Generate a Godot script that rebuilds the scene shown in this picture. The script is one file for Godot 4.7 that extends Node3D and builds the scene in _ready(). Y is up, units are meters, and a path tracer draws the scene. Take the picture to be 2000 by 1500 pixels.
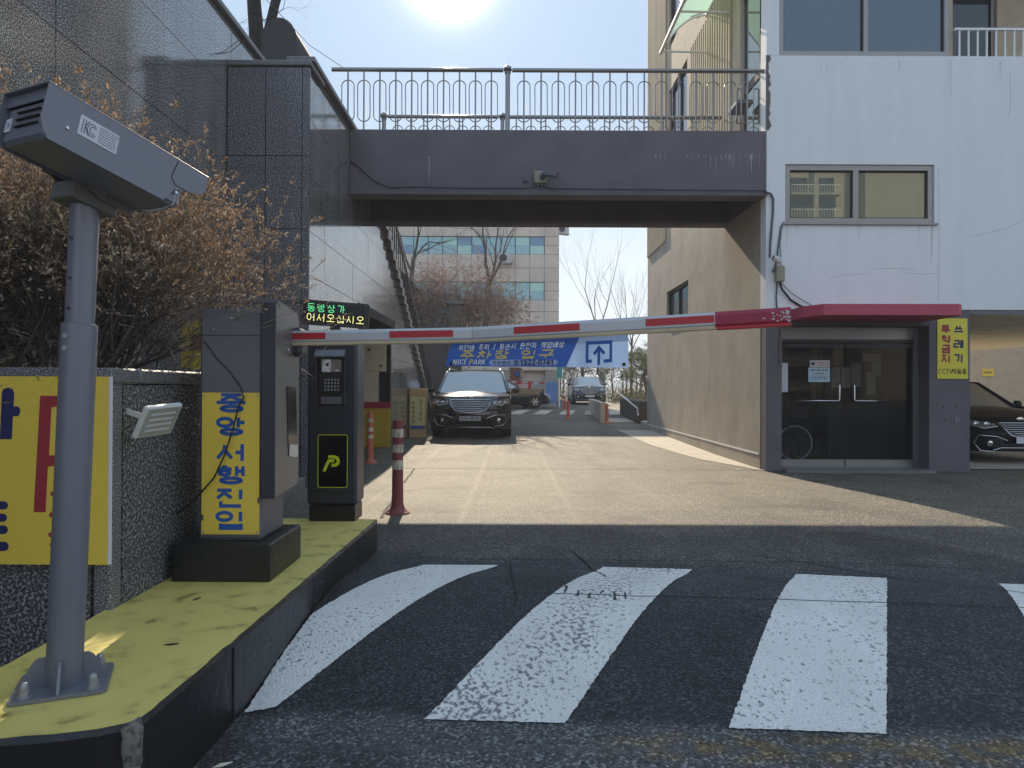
extends Node3D
# A car-park entrance under a footbridge, seen from the lane. x right, y up, the lane runs towards -z.

var R := RandomNumberGenerator.new()
var M := {}
var T := {}


func _ready():
	R.seed = 7
	view_and_light()
	textures()
	materials()
	ground_and_markings()
	left_walls()
	footbridge()
	white_building()
	traffic_islands()
	barrier_and_machines()
	mast_camera()
	planter_things()
	street_things()
	far_things()
	vehicles()
	plants()


func view_and_light():
	var cam := Camera3D.new()
	cam.name = "camera"
	cam.position = Vector3(0, 1.3, 0)
	cam.rotation_degrees = Vector3(0.29, 0, 0.25)
	cam.fov = 56.8
	cam.near = 0.05
	cam.far = 1500
	add_child(cam)
	cam.current = true
	var towards := Vector3(-0.092, 0.602, -1.0).normalized()
	var sun := DirectionalLight3D.new()
	sun.name = "sun"
	sun.light_energy = 1.1
	sun.light_color = Color(1.0, 0.93, 0.82)
	sun.light_angular_distance = 0.5
	sun.shadow_enabled = true
	add_child(sun)
	sun.look_at_from_position(towards * 50, Vector3.ZERO, Vector3.UP)
	var sky := Sky.new()
	var pano := PanoramaSkyMaterial.new()
	pano.panorama = ImageTexture.create_from_image(sky_image(towards))
	sky.sky_material = pano
	var env := Environment.new()
	env.background_mode = Environment.BG_SKY
	env.sky = sky
	env.tonemap_mode = Environment.TONE_MAPPER_LINEAR
	env.tonemap_exposure = 2.15
	env.fog_enabled = true
	env.fog_density = 0.0019
	env.fog_light_color = Color(0.93, 0.94, 0.97)
	env.sdfgi_enabled = true
	env.ssao_enabled = true
	env.ssil_enabled = true
	var we := WorldEnvironment.new()
	we.name = "world_environment"
	we.environment = env
	add_child(we)


func sky_image(sun: Vector3) -> Image:
	var w := 768
	var h := 384
	var im := Image.create_empty(w, h, false, Image.FORMAT_RGBF)
	var top := Color(0.22, 0.31, 0.43)
	var mid := Color(0.235, 0.315, 0.425)
	var low := Color(0.55, 0.60, 0.615)
	for j in h:
		var th := PI * (j + 0.5) / h
		var e := cos(th)
		var base: Color = low.lerp(mid, smoothstep(0.0, 0.42, e)).lerp(top, smoothstep(0.35, 1.0, e))
		if e < 0.0:
			base = Color(0.22, 0.21, 0.2)
		for i in w:
			var ph := TAU * (i + 0.5) / w
			var d := Vector3(sin(th) * sin(ph), e, -sin(th) * cos(ph))
			var a := rad_to_deg(acos(clampf(d.dot(sun), -1, 1)))
			var c := base
			if e > -0.02:
				var g := 4.0 * exp(-a * a / 4.2) + 0.16 * exp(-a / 5.0) + 0.04 * exp(-a / 22.0)
				c += Color(g, g * 0.98, g * 0.93)
			im.set_pixel(i, j, c)
	return im


# ---------- textures and materials ----------
func ramp(stops: Array) -> Gradient:
	var g := Gradient.new()
	var o := PackedFloat32Array()
	var c := PackedColorArray()
	for s in stops:
		o.append(s[0])
		var v = s[1]
		c.append(v if v is Color else Color(v, v, v).linear_to_srgb())
	g.offsets = o
	g.colors = c
	return g


func noise_tex(size: int, kind: int, freq: float, oct: int, stops = null, sd := 1, bump := 0.0, cell_return := 1) -> NoiseTexture2D:
	var n := FastNoiseLite.new()
	n.seed = sd
	n.noise_type = kind
	n.frequency = freq
	n.fractal_octaves = oct
	n.fractal_type = FastNoiseLite.FRACTAL_FBM if oct > 1 else FastNoiseLite.FRACTAL_NONE
	n.cellular_return_type = cell_return
	n.cellular_jitter = 1.0
	var t := NoiseTexture2D.new()
	t.width = size
	t.height = size
	t.seamless = true
	t.seamless_blend_skirt = 0.12
	t.noise = n
	if bump > 0.0:
		t.as_normal_map = true
		t.bump_strength = bump
	elif stops != null:
		t.color_ramp = ramp(stops)
	return t


func textures():
	var SX := FastNoiseLite.TYPE_SIMPLEX_SMOOTH
	var CE := FastNoiseLite.TYPE_CELLULAR
	T.cloud = noise_tex(512, SX, 0.006, 4, [[0.1, 0.78], [0.5, 0.9], [0.9, 1.0]], 3)
	T.blotch = noise_tex(512, SX, 0.012, 5, [[0.3, 0.45], [0.45, 0.85], [0.6, 1.0]], 5)
	T.stone = noise_tex(1024, CE, 0.10, 1, [[0.0, 0.12], [0.35, 0.24], [0.62, 0.34], [0.80, 0.44], [0.87, 0.75], [1.0, 1.0]], 11, 0.0, 0)
	T.stone_n = noise_tex(1024, CE, 0.10, 1, null, 11, 7.0, 2)
	T.paint = noise_tex(1024, SX, 0.13, 4, [[0.15, 0.25], [0.23, 0.7], [0.29, 0.96], [0.6, 1.0]], 17)
	T.dirt = noise_tex(512, SX, 0.012, 5, [[0.05, 0.35], [0.24, 0.8], [0.42, 0.95], [0.8, 1.0]], 67)
	T.faint = noise_tex(512, SX, 0.01, 4, [[0.1, 0.95], [0.9, 1.0]], 71)
	T.grain = noise_tex(512, SX, 0.12, 3, [[0.2, 0.86], [0.5, 0.96], [0.8, 1.0]], 23)
	T.grain_n = noise_tex(512, SX, 0.07, 4, null, 29, 2.0)
	T.granite = noise_tex(1024, SX, 0.055, 4, [[0.0, 0.10], [0.42, 0.15], [0.52, 0.25], [0.6, 0.45], [0.68, 0.85], [0.8, 1.0]], 31)
	T.soft_n = noise_tex(512, SX, 0.012, 3, null, 37, 3.0)
	T.stain = noise_tex(512, SX, 0.02, 4, [[0.1, 0.84], [0.5, 0.95], [0.9, 1.0]], 41)
	T.rib = noise_tex(256, SX, 0.25, 2, [[0.2, 0.75], [0.8, 1.0]], 47)


func mat(called: String, c: Color, rough := 0.7, metal := 0.0, tex = null, scale := Vector3.ONE, opt := {}) -> StandardMaterial3D:
	# c is a linear, real-world base colour
	var m := StandardMaterial3D.new()
	m.resource_name = called
	m.albedo_color = c.linear_to_srgb()
	m.roughness = rough
	m.metallic = metal
	if tex != null:
		m.albedo_texture = tex
	m.uv1_triplanar = true
	m.uv1_world_triplanar = opt.get("world", true)
	m.uv1_scale = scale
	m.uv1_triplanar_sharpness = 6.0
	if opt.has("normal"):
		m.normal_enabled = true
		m.normal_texture = opt.normal
		m.normal_scale = opt.get("strength", 1.0)
	if opt.has("detail"):
		m.detail_enabled = true
		m.detail_albedo = opt.detail
		m.detail_blend_mode = BaseMaterial3D.BLEND_MODE_MUL
		m.detail_uv_layer = BaseMaterial3D.DETAIL_UV_2
		m.uv2_triplanar = true
		m.uv2_world_triplanar = opt.get("world", true)
		m.uv2_scale = opt.get("dscale", Vector3.ONE * 0.3)
	if opt.has("vc"):
		m.vertex_color_use_as_albedo = true
	if opt.has("spec"):
		m.metallic_specular = opt.spec
	if opt.has("coat"):
		m.clearcoat_enabled = true
		m.clearcoat = opt.coat
		m.clearcoat_roughness = 0.05
	if opt.has("back"):
		m.backlight_enabled = true
		m.backlight = opt.back
	if opt.has("glow"):
		m.emission_enabled = true
		m.emission = c.linear_to_srgb()
		m.emission_energy_multiplier = opt.glow
	M[called] = m
	return m


func pane(called: String, c: Color, alpha: float) -> StandardMaterial3D:
	var m := StandardMaterial3D.new()
	m.resource_name = called
	m.albedo_color = Color(c.r, c.g, c.b, alpha)
	m.transparency = BaseMaterial3D.TRANSPARENCY_ALPHA
	m.roughness = 0.04
	m.metallic_specular = 0.6
	M[called] = m
	return m


func materials():
	var V := Vector3.ONE
	mat("asphalt", Color(1, 1, 1), 0.72, 0.0, T.stone, V * 0.95, {"vc": 1, "normal": T.stone_n, "strength": 1.2, "detail": T.cloud, "dscale": V * 0.23, "spec": 0.45})
	mat("white_paint", Color(1, 1, 1), 0.7, 0, T.paint, V * 0.95, {"vc": 1, "normal": T.stone_n, "strength": 0.8})
	mat("saw_cut", Color(0.012, 0.012, 0.012), 0.9)
	mat("asphalt_scuff", Color(0.05, 0.05, 0.055), 0.8, 0, T.blotch, V * 6)
	mat("concrete", Color(0.54, 0.49, 0.41), 0.85, 0, T.grain, V * 1.5, {"detail": T.cloud, "dscale": V * 0.5, "normal": T.grain_n, "strength": 0.5})
	mat("broken_concrete", Color(0.2, 0.18, 0.16), 0.95, 0, T.blotch, V * 5.0, {"normal": T.grain_n, "strength": 2.0})
	mat("island_top", Color(0.73, 0.60, 0.17), 0.6, 0, T.grain, V * 2.0, {"detail": T.dirt, "dscale": V * 0.8, "normal": T.grain_n, "strength": 0.35})
	mat("kerb_black", Color(0.012, 0.012, 0.014), 0.36, 0, T.grain, V * 2.0, {"normal": T.soft_n, "strength": 0.6, "detail": T.stain})
	mat("granite_polished", Color(0.80, 0.80, 0.81), 0.10, 0.42, T.granite, V * 1.0, {"spec": 0.7, "detail": T.cloud, "dscale": Vector3(0.5, 0.12, 0.5)})
	mat("granite_dark", Color(0.36, 0.35, 0.39), 0.28, 0.0, T.granite, V * 0.85, {"spec": 0.6})
	mat("granite_split", Color(0.33, 0.33, 0.335), 0.7, 0.0, T.granite, V * 0.9, {"normal": T.grain_n, "strength": 0.8})
	mat("granite_tile", Color(0.42, 0.37, 0.30), 0.35, 0.0, T.granite, V * 1.2, {"detail": T.cloud})
	mat("granite_cap", Color(0.45, 0.45, 0.47), 0.4, 0.0, T.granite, V * 2.0)
	mat("mortar", Color(0.02, 0.02, 0.022), 0.9)
	mat("bridge_paint", Color(0.165, 0.145, 0.17), 0.75, 0, T.grain, V, {"detail": T.cloud, "dscale": V * 0.3, "normal": T.soft_n, "strength": 0.2})
	mat("lime_stain", Color(0.40, 0.39, 0.43), 0.9, 0, T.blotch, Vector3(3, 1, 1))
	mat("facade_white", Color(0.88, 0.89, 0.91), 0.8, 0, T.grain, V * 0.8, {"detail": T.faint, "dscale": Vector3(0.55, 0.05, 0.55), "normal": T.soft_n, "strength": 0.25})
	mat("facade_grey", Color(0.16, 0.145, 0.16), 0.8, 0, T.grain, V * 2.0, {"normal": T.grain_n, "strength": 0.5, "detail": T.cloud})
	mat("side_plaster", Color(0.52, 0.455, 0.375), 0.85, 0, T.stain, Vector3(2.0, 0.16, 2.0), {"normal": T.soft_n, "strength": 0.35, "detail": T.cloud, "dscale": V * 0.25})
	mat("rib_plaster", Color(0.56, 0.46, 0.34), 0.85, 0, T.grain, V, {"detail": T.cloud})
	mat("tan_plaster", Color(0.58, 0.48, 0.36), 0.85, 0, T.grain, V, {"detail": T.stain})
	mat("dirt_streak", Color(0.72, 0.72, 0.73), 0.9, 0, T.stain, V)
	mat("crack", Color(0.48, 0.48, 0.48), 0.9)
	mat("aluminium", Color(0.36, 0.34, 0.33), 0.38, 0.55, T.grain, V)
	mat("white_frame", Color(0.82, 0.82, 0.8), 0.45)
	mat("steel", Color(0.25, 0.245, 0.245), 0.25, 1.0)
	mat("dull_steel", Color(0.3, 0.3, 0.31), 0.4, 0.8, T.grain, V)
	mat("window_mirror", Color(0.26, 0.29, 0.25), 0.0, 0.55)
	mat("upper_glass", Color(0.15, 0.18, 0.21), 0.06, 0.6)
	mat("dark_glass", Color(0.02, 0.025, 0.03), 0.04, 0.0, null, V, {"spec": 0.8})
	mat("office_glass", Color(0.26, 0.42, 0.48), 0.1, 0.35)
	mat("office_glass_pale", Color(0.34, 0.55, 0.52), 0.1, 0.3)
	mat("office_glass_blue", Color(0.16, 0.26, 0.38), 0.1, 0.35)
	pane("door_pane", Color(0.05, 0.055, 0.06), 0.30)
	M.door_pane.metallic_specular = 0.35
	pane("clear_pane", Color(0.7, 0.8, 0.85), 0.12)
	pane("sky_pane", Color(0.35, 0.5, 0.6), 0.25)
	mat("canopy_red", Color(0.54, 0.08, 0.14), 0.6, 0, T.grain, V, {"detail": T.stain})
	mat("awning_green", Color(0.80, 0.95, 0.87), 0.35, 0, null, V, {"back": Color(0.8, 0.95, 0.87)})
	mat("machine_grey", Color(0.145, 0.145, 0.168), 0.42, 0.25, T.grain, V * 3.0)
	mat("machine_dark", Color(0.038, 0.04, 0.056), 0.38, 0.2, T.grain, V * 3.0)
	mat("door_grey", Color(0.20, 0.195, 0.195), 0.36, 0.4, T.grain, V * 3.0)
	mat("mast_grey", Color(0.20, 0.205, 0.245), 0.42, 0.3, T.grain, V * 4.0, {"normal": T.grain_n, "strength": 0.15})
	mat("bracket_grey", Color(0.17, 0.165, 0.16), 0.6, 0.2)
	mat("galvanised", Color(0.34, 0.34, 0.36), 0.5, 0.5)
	mat("black_plastic", Color(0.012, 0.012, 0.014), 0.35)
	mat("rubber", Color(0.016, 0.016, 0.016), 0.75)
	mat("black_gloss", Color(0.006, 0.006, 0.008), 0.08)
	mat("sign_yellow", Color(0.88, 0.63, 0.075), 0.5, 0, T.grain, V * 2.0)
	mat("sign_lemon", Color(0.80, 0.68, 0.06), 0.5, 0, T.grain, V * 2.0)
	mat("sign_edge", Color(0.7, 0.7, 0.7), 0.6)
	mat("ink_blue", Color(0.012, 0.09, 0.36), 0.5)
	mat("ink_navy", Color(0.014, 0.018, 0.10), 0.5)
	mat("ink_red", Color(0.36, 0.025, 0.04), 0.5)
	mat("ink_black", Color(0.015, 0.015, 0.015), 0.5)
	mat("ink_white", Color(0.72, 0.74, 0.76), 0.5)
	mat("ink_gold", Color(0.62, 0.48, 0.16), 0.5)
	mat("arm_white", Color(0.52, 0.53, 0.56), 0.35, 0.15, T.grain, V * 2)
	mat("arm_red", Color(0.50, 0.02, 0.03), 0.4, 0, T.grain, V * 6)
	mat("arm_red_dark", Color(0.34, 0.02, 0.06), 0.5, 0, T.stain, V * 6)
	mat("arm_rubber", Color(0.55, 0.44, 0.28), 0.7)
	mat("logo_yellow", Color(0.62, 0.72, 0.02), 0.4)
	mat("led_green", Color(0.10, 0.62, 0.22), 0.4, 0, null, V, {"glow": 0.7})
	mat("led_yellow", Color(0.72, 0.68, 0.22), 0.4, 0, null, V, {"glow": 0.8})
	mat("label_white", Color(0.62, 0.63, 0.68), 0.5)
	mat("lamp_white", Color(0.66, 0.66, 0.64), 0.4)
	mat("lamp_glass", Color(0.36, 0.36, 0.30), 0.15)
	mat("bollard_red", Color(0.22, 0.05, 0.05), 0.55, 0, T.stain, V * 4, {})
	mat("bollard_band", Color(0.62, 0.55, 0.42), 0.4, 0, T.blotch, Vector3(9, 1.5, 9))
	mat("bollard_orange", Color(0.48, 0.12, 0.07), 0.6)
	mat("banner_blue", Color(0.03, 0.085, 0.30), 0.6, 0, null, V, {"back": Color(0.10, 0.2, 0.45)})
	mat("banner_pale", Color(0.42, 0.52, 0.70), 0.6, 0, null, V, {"back": Color(0.4, 0.5, 0.65)})
	mat("box_cream", Color(0.30, 0.29, 0.21), 0.6)
	mat("concrete_tan", Color(0.80, 0.70, 0.56), 0.85, 0, T.grain, V, {"detail": T.stain})
	mat("kerb_red", Color(0.36, 0.03, 0.05), 0.6, 0, T.grain, V * 2)
	mat("bright_yellow", Color(0.60, 0.42, 0.03), 0.65, 0, T.grain, V, {"detail": T.stain})
	mat("soffit_tan", Color(0.84, 0.74, 0.56), 0.8, 0, T.grain, V)
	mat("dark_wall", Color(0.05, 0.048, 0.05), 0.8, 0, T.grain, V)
	mat("sign_tan", Color(0.56, 0.38, 0.18), 0.6, 0, T.grain, V)
	mat("sign_paper", Color(0.66, 0.60, 0.30), 0.6)
	mat("office_stone", Color(0.78, 0.68, 0.59), 0.8, 0, T.grain, V * 0.5, {"detail": T.cloud, "dscale": V * 0.1})
	mat("brick_red", Color(0.20, 0.065, 0.045), 0.85, 0, T.grain, V * 3)
	mat("brick_brown", Color(0.13, 0.05, 0.04), 0.85, 0, T.grain, V * 3)
	mat("mortar_pale", Color(0.36, 0.33, 0.3), 0.9)
	mat("panel_blue", Color(0.10, 0.24, 0.58), 0.5)
	mat("panel_teal", Color(0.03, 0.30, 0.33), 0.5)
	mat("car_black", Color(0.006, 0.006, 0.008), 0.12, 0.0, null, V, {"coat": 1.0})
	mat("car_matt_black", Color(0.006, 0.006, 0.007), 0.4, 0.0, null, V, {"spec": 0.35})
	mat("car_grey", Color(0.02, 0.022, 0.026), 0.14, 0.3, null, V, {"coat": 1.0})
	mat("car_glass", Color(0.42, 0.46, 0.48), 0.04, 0.4, null, V, {"spec": 0.8})
	mat("chrome", Color(0.62, 0.63, 0.65), 0.12, 1.0)
	mat("headlamp", Color(0.30, 0.31, 0.33), 0.06, 0.55)
	mat("grille_dark", Color(0.025, 0.025, 0.028), 0.4)
	mat("rim_silver", Color(0.5, 0.5, 0.52), 0.3, 0.8)
	mat("bark", Color(0.12, 0.10, 0.088), 0.9, 0, T.blotch, V * 4)
	mat("bark_dark", Color(0.035, 0.032, 0.032), 0.9, 0, T.blotch, V * 3)
	mat("twig", Color(0.20, 0.145, 0.115), 0.85)
	mat("dry_leaf", Color(1, 1, 1), 0.6, 0, null, V, {"vc": 1, "back": Color(0.6, 0.52, 0.42)})
	mat("needle", Color(1, 1, 1), 0.7, 0, null, V, {"vc": 1, "back": Color(0.35, 0.4, 0.2)})
	mat("soil", Color(0.05, 0.04, 0.03), 0.95, 0, T.blotch, V * 3)
	mat("apartment_wall", Color(0.36, 0.33, 0.27), 0.85, 0, T.grain, V * 0.3)
	mat("apartment_gable", Color(0.34, 0.31, 0.24), 0.85, 0, T.grain, V * 0.2, {"detail": T.stain, "dscale": V * 0.1})
	mat("board_dark", Color(0.02, 0.022, 0.028), 0.6)
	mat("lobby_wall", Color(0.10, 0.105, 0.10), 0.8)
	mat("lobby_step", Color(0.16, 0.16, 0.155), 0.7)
	mat("paper", Color(0.6, 0.6, 0.58), 0.8)
	mat("paper_blue", Color(0.48, 0.62, 0.72), 0.8)
	mat("ac_white", Color(0.50, 0.50, 0.50), 0.6)
	mat("cable", Color(0.012, 0.012, 0.014), 0.6)
	mat("cable_grey", Color(0.10, 0.11, 0.13), 0.6)


# ---------- mesh helpers ----------
func S() -> SurfaceTool:
	var st := SurfaceTool.new()
	st.begin(Mesh.PRIMITIVE_TRIANGLES)
	st.set_smooth_group(-1)
	return st


func tri(st, a: Vector3, b: Vector3, c: Vector3):
	# counter-clockwise seen from outside; Godot's fronts run clockwise
	st.add_vertex(a)
	st.add_vertex(c)
	st.add_vertex(b)


func quad(st, a: Vector3, b: Vector3, c: Vector3, d: Vector3):
	tri(st, a, b, c)
	tri(st, a, c, d)


func face(st, p: Array, out: Vector3):
	var n: Vector3 = (p[1] - p[0]).cross(p[2] - p[0])
	var flip := n.dot(out) < 0
	for i in range(1, p.size() - 1):
		if flip:
			tri(st, p[0], p[i + 1], p[i])
		else:
			tri(st, p[0], p[i], p[i + 1])


func box(st, c: Vector3, s: Vector3, b := Basis.IDENTITY, bev := 0.0):
	var h := s / 2
	bev = minf(bev, minf(h.x, minf(h.y, h.z)) * 0.9)
	var pt := func(k: Vector3, ax: int) -> Vector3:
		var q := Vector3(k.x * (h.x - (0.0 if ax == 0 else bev)), k.y * (h.y - (0.0 if ax == 1 else bev)), k.z * (h.z - (0.0 if ax == 2 else bev)))
		return c + b * q
	for ax in 3:
		var u := (ax + 1) % 3
		var v := (ax + 2) % 3
		for s1 in [-1, 1]:
			var p := []
			for q in [[-1, -1], [1, -1], [1, 1], [-1, 1]]:
				var k := Vector3()
				k[ax] = s1
				k[u] = q[0]
				k[v] = q[1]
				p.append(pt.call(k, ax))
			var o := Vector3()
			o[ax] = s1
			face(st, p, b * o)
	if bev <= 0.0:
		return
	for ax in 3:
		var u := (ax + 1) % 3
		var v := (ax + 2) % 3
		for su in [-1, 1]:
			for sv in [-1, 1]:
				var k0 := Vector3()
				k0[u] = su
				k0[v] = sv
				var k1 := k0
				k0[ax] = -1
				k1[ax] = 1
				var o := Vector3()
				o[u] = su
				o[v] = sv
				face(st, [pt.call(k0, u), pt.call(k1, u), pt.call(k1, v), pt.call(k0, v)], b * o)
	for sx in [-1, 1]:
		for sy in [-1, 1]:
			for sz in [-1, 1]:
				var k := Vector3(sx, sy, sz)
				face(st, [pt.call(k, 0), pt.call(k, 1), pt.call(k, 2)], b * k)


func bx(st, x0: float, x1: float, y0: float, y1: float, z0: float, z1: float, bev := 0.0):
	box(st, Vector3((x0 + x1) / 2, (y0 + y1) / 2, (z0 + z1) / 2), Vector3(absf(x1 - x0), absf(y1 - y0), absf(z1 - z0)), Basis.IDENTITY, bev)


func tube(st, pts: Array, rad, sides := 10, cap := true, closed := false):
	var n := pts.size()
	var rings := []
	var up := Vector3.UP
	for i in n:
		var a: Vector3 = pts[i - 1] if i > 0 else (pts[n - 1] if closed else pts[0])
		var c: Vector3 = pts[i + 1] if i < n - 1 else (pts[0] if closed else pts[n - 1])
		var t := (c - a).normalized()
		if i == 0 and absf(t.dot(up)) > 0.95:
			up = Vector3.RIGHT
		var x := t.cross(up)
		if x.length() < 0.01:
			x = t.cross(Vector3(0.31, 0.2, 0.93))
		x = x.normalized()
		var y := x.cross(t).normalized()
		up = y
		var r: float = rad[i] if rad is Array else rad
		var ring := []
		for k in sides:
			var an := TAU * k / sides
			ring.append(pts[i] + (x * cos(an) + y * sin(an)) * r)
		rings.append(ring)
	st.set_smooth_group(1)
	var last := n if closed else n - 1
	for i in last:
		var A: Array = rings[i]
		var B: Array = rings[(i + 1) % n]
		for k in sides:
			var j := (k + 1) % sides
			quad(st, A[k], A[j], B[j], B[k])
	st.set_smooth_group(-1)
	if cap and not closed:
		face(st, rings[0], pts[0] - pts[1])
		face(st, rings[n - 1], pts[n - 1] - pts[n - 2])


func rod(st, a: Vector3, b: Vector3, r: float, sides := 10):
	tube(st, [a, b], r, sides)


func lathe(st, at: Vector3, prof: Array, sides := 20, b := Basis.IDENTITY):
	# profile of (radius, height) from bottom to top
	for i in prof.size() - 1:
		st.set_smooth_group(i + 2)
		var p: Vector2 = prof[i]
		var q: Vector2 = prof[i + 1]
		for k in sides:
			var a0 := TAU * k / sides
			var a1 := TAU * (k + 1) / sides
			var v := func(r: float, y: float, a: float) -> Vector3: return at + b * Vector3(r * sin(a), y, r * cos(a))
			if p.x > 0.0 and q.x > 0.0:
				quad(st, v.call(p.x, p.y, a0), v.call(p.x, p.y, a1), v.call(q.x, q.y, a1), v.call(q.x, q.y, a0))
			elif q.x > 0.0:
				tri(st, v.call(0, p.y, a0), v.call(q.x, q.y, a1), v.call(q.x, q.y, a0))
			else:
				tri(st, v.call(p.x, p.y, a0), v.call(p.x, p.y, a1), v.call(0, q.y, a0))
	st.set_smooth_group(-1)


func prism(st, poly: Array, depth: float, xf := Transform3D.IDENTITY):
	# outline in the xy plane, z from 0 to depth
	var pv := PackedVector2Array(poly)
	if Geometry2D.is_polygon_clockwise(pv):
		pv.reverse()
	var ix := Geometry2D.triangulate_polygon(pv)
	var f := func(p: Vector2, z: float) -> Vector3: return xf * Vector3(p.x, p.y, z)
	var oz := xf.basis.z * signf(depth)
	for i in range(0, ix.size(), 3):
		face(st, [f.call(pv[ix[i]], depth), f.call(pv[ix[i + 1]], depth), f.call(pv[ix[i + 2]], depth)], oz)
		face(st, [f.call(pv[ix[i]], 0), f.call(pv[ix[i + 1]], 0), f.call(pv[ix[i + 2]], 0)], -oz)
	for i in pv.size():
		var a := pv[i]
		var b := pv[(i + 1) % pv.size()]
		var o := xf.basis * Vector3(b.y - a.y, a.x - b.x, 0)
		face(st, [f.call(a, 0), f.call(b, 0), f.call(b, depth), f.call(a, depth)], o)


func rrect(w: float, h: float, r: float, n := 4) -> Array:
	var out := []
	for c in [[1, 1, 0.0], [-1, 1, PI / 2], [-1, -1, PI], [1, -1, PI * 1.5]]:
		for i in n + 1:
			var a: float = c[2] + PI / 2 * i / n
			out.append(Vector2(c[0] * (w / 2 - r) + cos(a) * r, c[1] * (h / 2 - r) + sin(a) * r))
	return out


func wall_holes(st, xf: Transform3D, x0: float, x1: float, y0: float, y1: float, th: float, holes: Array):
	# a wall in the xy plane, front at z = 0, back at z = -th; holes are [x0, x1, y0, y1]
	var xs := [x0, x1]
	var ys := [y0, y1]
	for h in holes:
		for k in 2:
			if not xs.has(h[k]):
				xs.append(h[k])
			if not ys.has(h[2 + k]):
				ys.append(h[2 + k])
	xs.sort()
	ys.sort()
	var solid := func(i: int, j: int) -> bool:
		if i < 0 or j < 0 or i >= xs.size() - 1 or j >= ys.size() - 1:
			return false
		var cx: float = (xs[i] + xs[i + 1]) / 2
		var cy: float = (ys[j] + ys[j + 1]) / 2
		for h in holes:
			if cx > h[0] and cx < h[1] and cy > h[2] and cy < h[3]:
				return false
		return cx > x0 and cx < x1 and cy > y0 and cy < y1
	var P := func(x: float, y: float, z: float) -> Vector3: return xf * Vector3(x, y, z)
	var B := xf.basis
	for i in xs.size() - 1:
		for j in ys.size() - 1:
			if not solid.call(i, j):
				continue
			var a: float = xs[i]
			var b: float = xs[i + 1]
			var c: float = ys[j]
			var d: float = ys[j + 1]
			face(st, [P.call(a, c, 0), P.call(b, c, 0), P.call(b, d, 0), P.call(a, d, 0)], B.z)
			face(st, [P.call(a, c, -th), P.call(b, c, -th), P.call(b, d, -th), P.call(a, d, -th)], -B.z)
			if not solid.call(i - 1, j):
				face(st, [P.call(a, c, 0), P.call(a, d, 0), P.call(a, d, -th), P.call(a, c, -th)], -B.x)
			if not solid.call(i + 1, j):
				face(st, [P.call(b, c, 0), P.call(b, d, 0), P.call(b, d, -th), P.call(b, c, -th)], B.x)
			if not solid.call(i, j - 1):
				face(st, [P.call(a, c, 0), P.call(b, c, 0), P.call(b, c, -th), P.call(a, c, -th)], -B.y)
			if not solid.call(i, j + 1):
				face(st, [P.call(a, d, 0), P.call(b, d, 0), P.call(b, d, -th), P.call(a, d, -th)], B.y)


func fin(st) -> ArrayMesh:
	st.generate_normals()
	return st.commit()


func part(called: String, st, m, parent: Node, label := "", stuff := false) -> MeshInstance3D:
	var o := MeshInstance3D.new()
	o.name = called
	o.mesh = st if st is Mesh else fin(st)
	o.material_override = M[m] if m is String else m
	parent.add_child(o, true)
	if label:
		o.set_meta("label", label)
	if stuff:
		o.set_meta("kind", "stuff")
	return o


func thing(called: String, label: String, category: String, at := Vector3.ZERO, turn := 0.0, group := "") -> Node3D:
	var o := Node3D.new()
	o.name = called
	o.position = at
	o.rotation.y = turn
	add_child(o, true)
	o.set_meta("label", label)
	o.set_meta("category", category)
	if group:
		o.set_meta("group", group)
	return o


func setting(called: String, st, m, label := "") -> MeshInstance3D:
	var o := part(called, st, m, self, label)
	o.set_meta("kind", "structure")
	return o


func cbox(called: String, m, parent: Node, c: Vector3, s: Vector3, bev := 0.0, b := Basis.IDENTITY) -> MeshInstance3D:
	var st := S()
	box(st, c, s, b, bev)
	return part(called, st, m, parent)


# ---------- lettering ----------
func ribbon(st, p: Array, w: float, f: Callable):
	# a flat stroke with mitred corners; a stroke that ends where it starts is a ring
	var closed: bool = p.size() > 2 and p[0].distance_to(p[-1]) < 1e-4
	var q := p.slice(0, -1) if closed else p
	var n := q.size()
	var l := []
	var r := []
	for i in n:
		var a: Vector2 = q[(i - 1 + n) % n] if closed or i > 0 else q[i]
		var c: Vector2 = q[(i + 1) % n] if closed or i < n - 1 else q[i]
		var d0: Vector2 = (q[i] - a).normalized()
		var d1: Vector2 = (c - q[i]).normalized()
		if d0 == Vector2.ZERO:
			d0 = d1
		if d1 == Vector2.ZERO:
			d1 = d0
		var t := (d0 + d1)
		t = d1 if t.length() < 0.2 else t.normalized()
		var nn := Vector2(-t.y, t.x)
		var k := minf(1.8, 1.0 / maxf(0.3, absf(nn.dot(Vector2(-d1.y, d1.x)))))
		var o := nn * w / 2 * k
		l.append(q[i] + o)
		r.append(q[i] - o)
	for i in (n if closed else n - 1):
		var j := (i + 1) % n
		quad(st, f.call(r[i]), f.call(r[j]), f.call(l[j]), f.call(l[i]))


func ring(c: Vector2, rx: float, ry: float, n := 20) -> Array:
	var o := []
	for i in n + 1:
		var a := TAU * i / n
		o.append(c + Vector2(cos(a) * rx, sin(a) * ry))
	o[n] = o[0]
	return o


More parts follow.
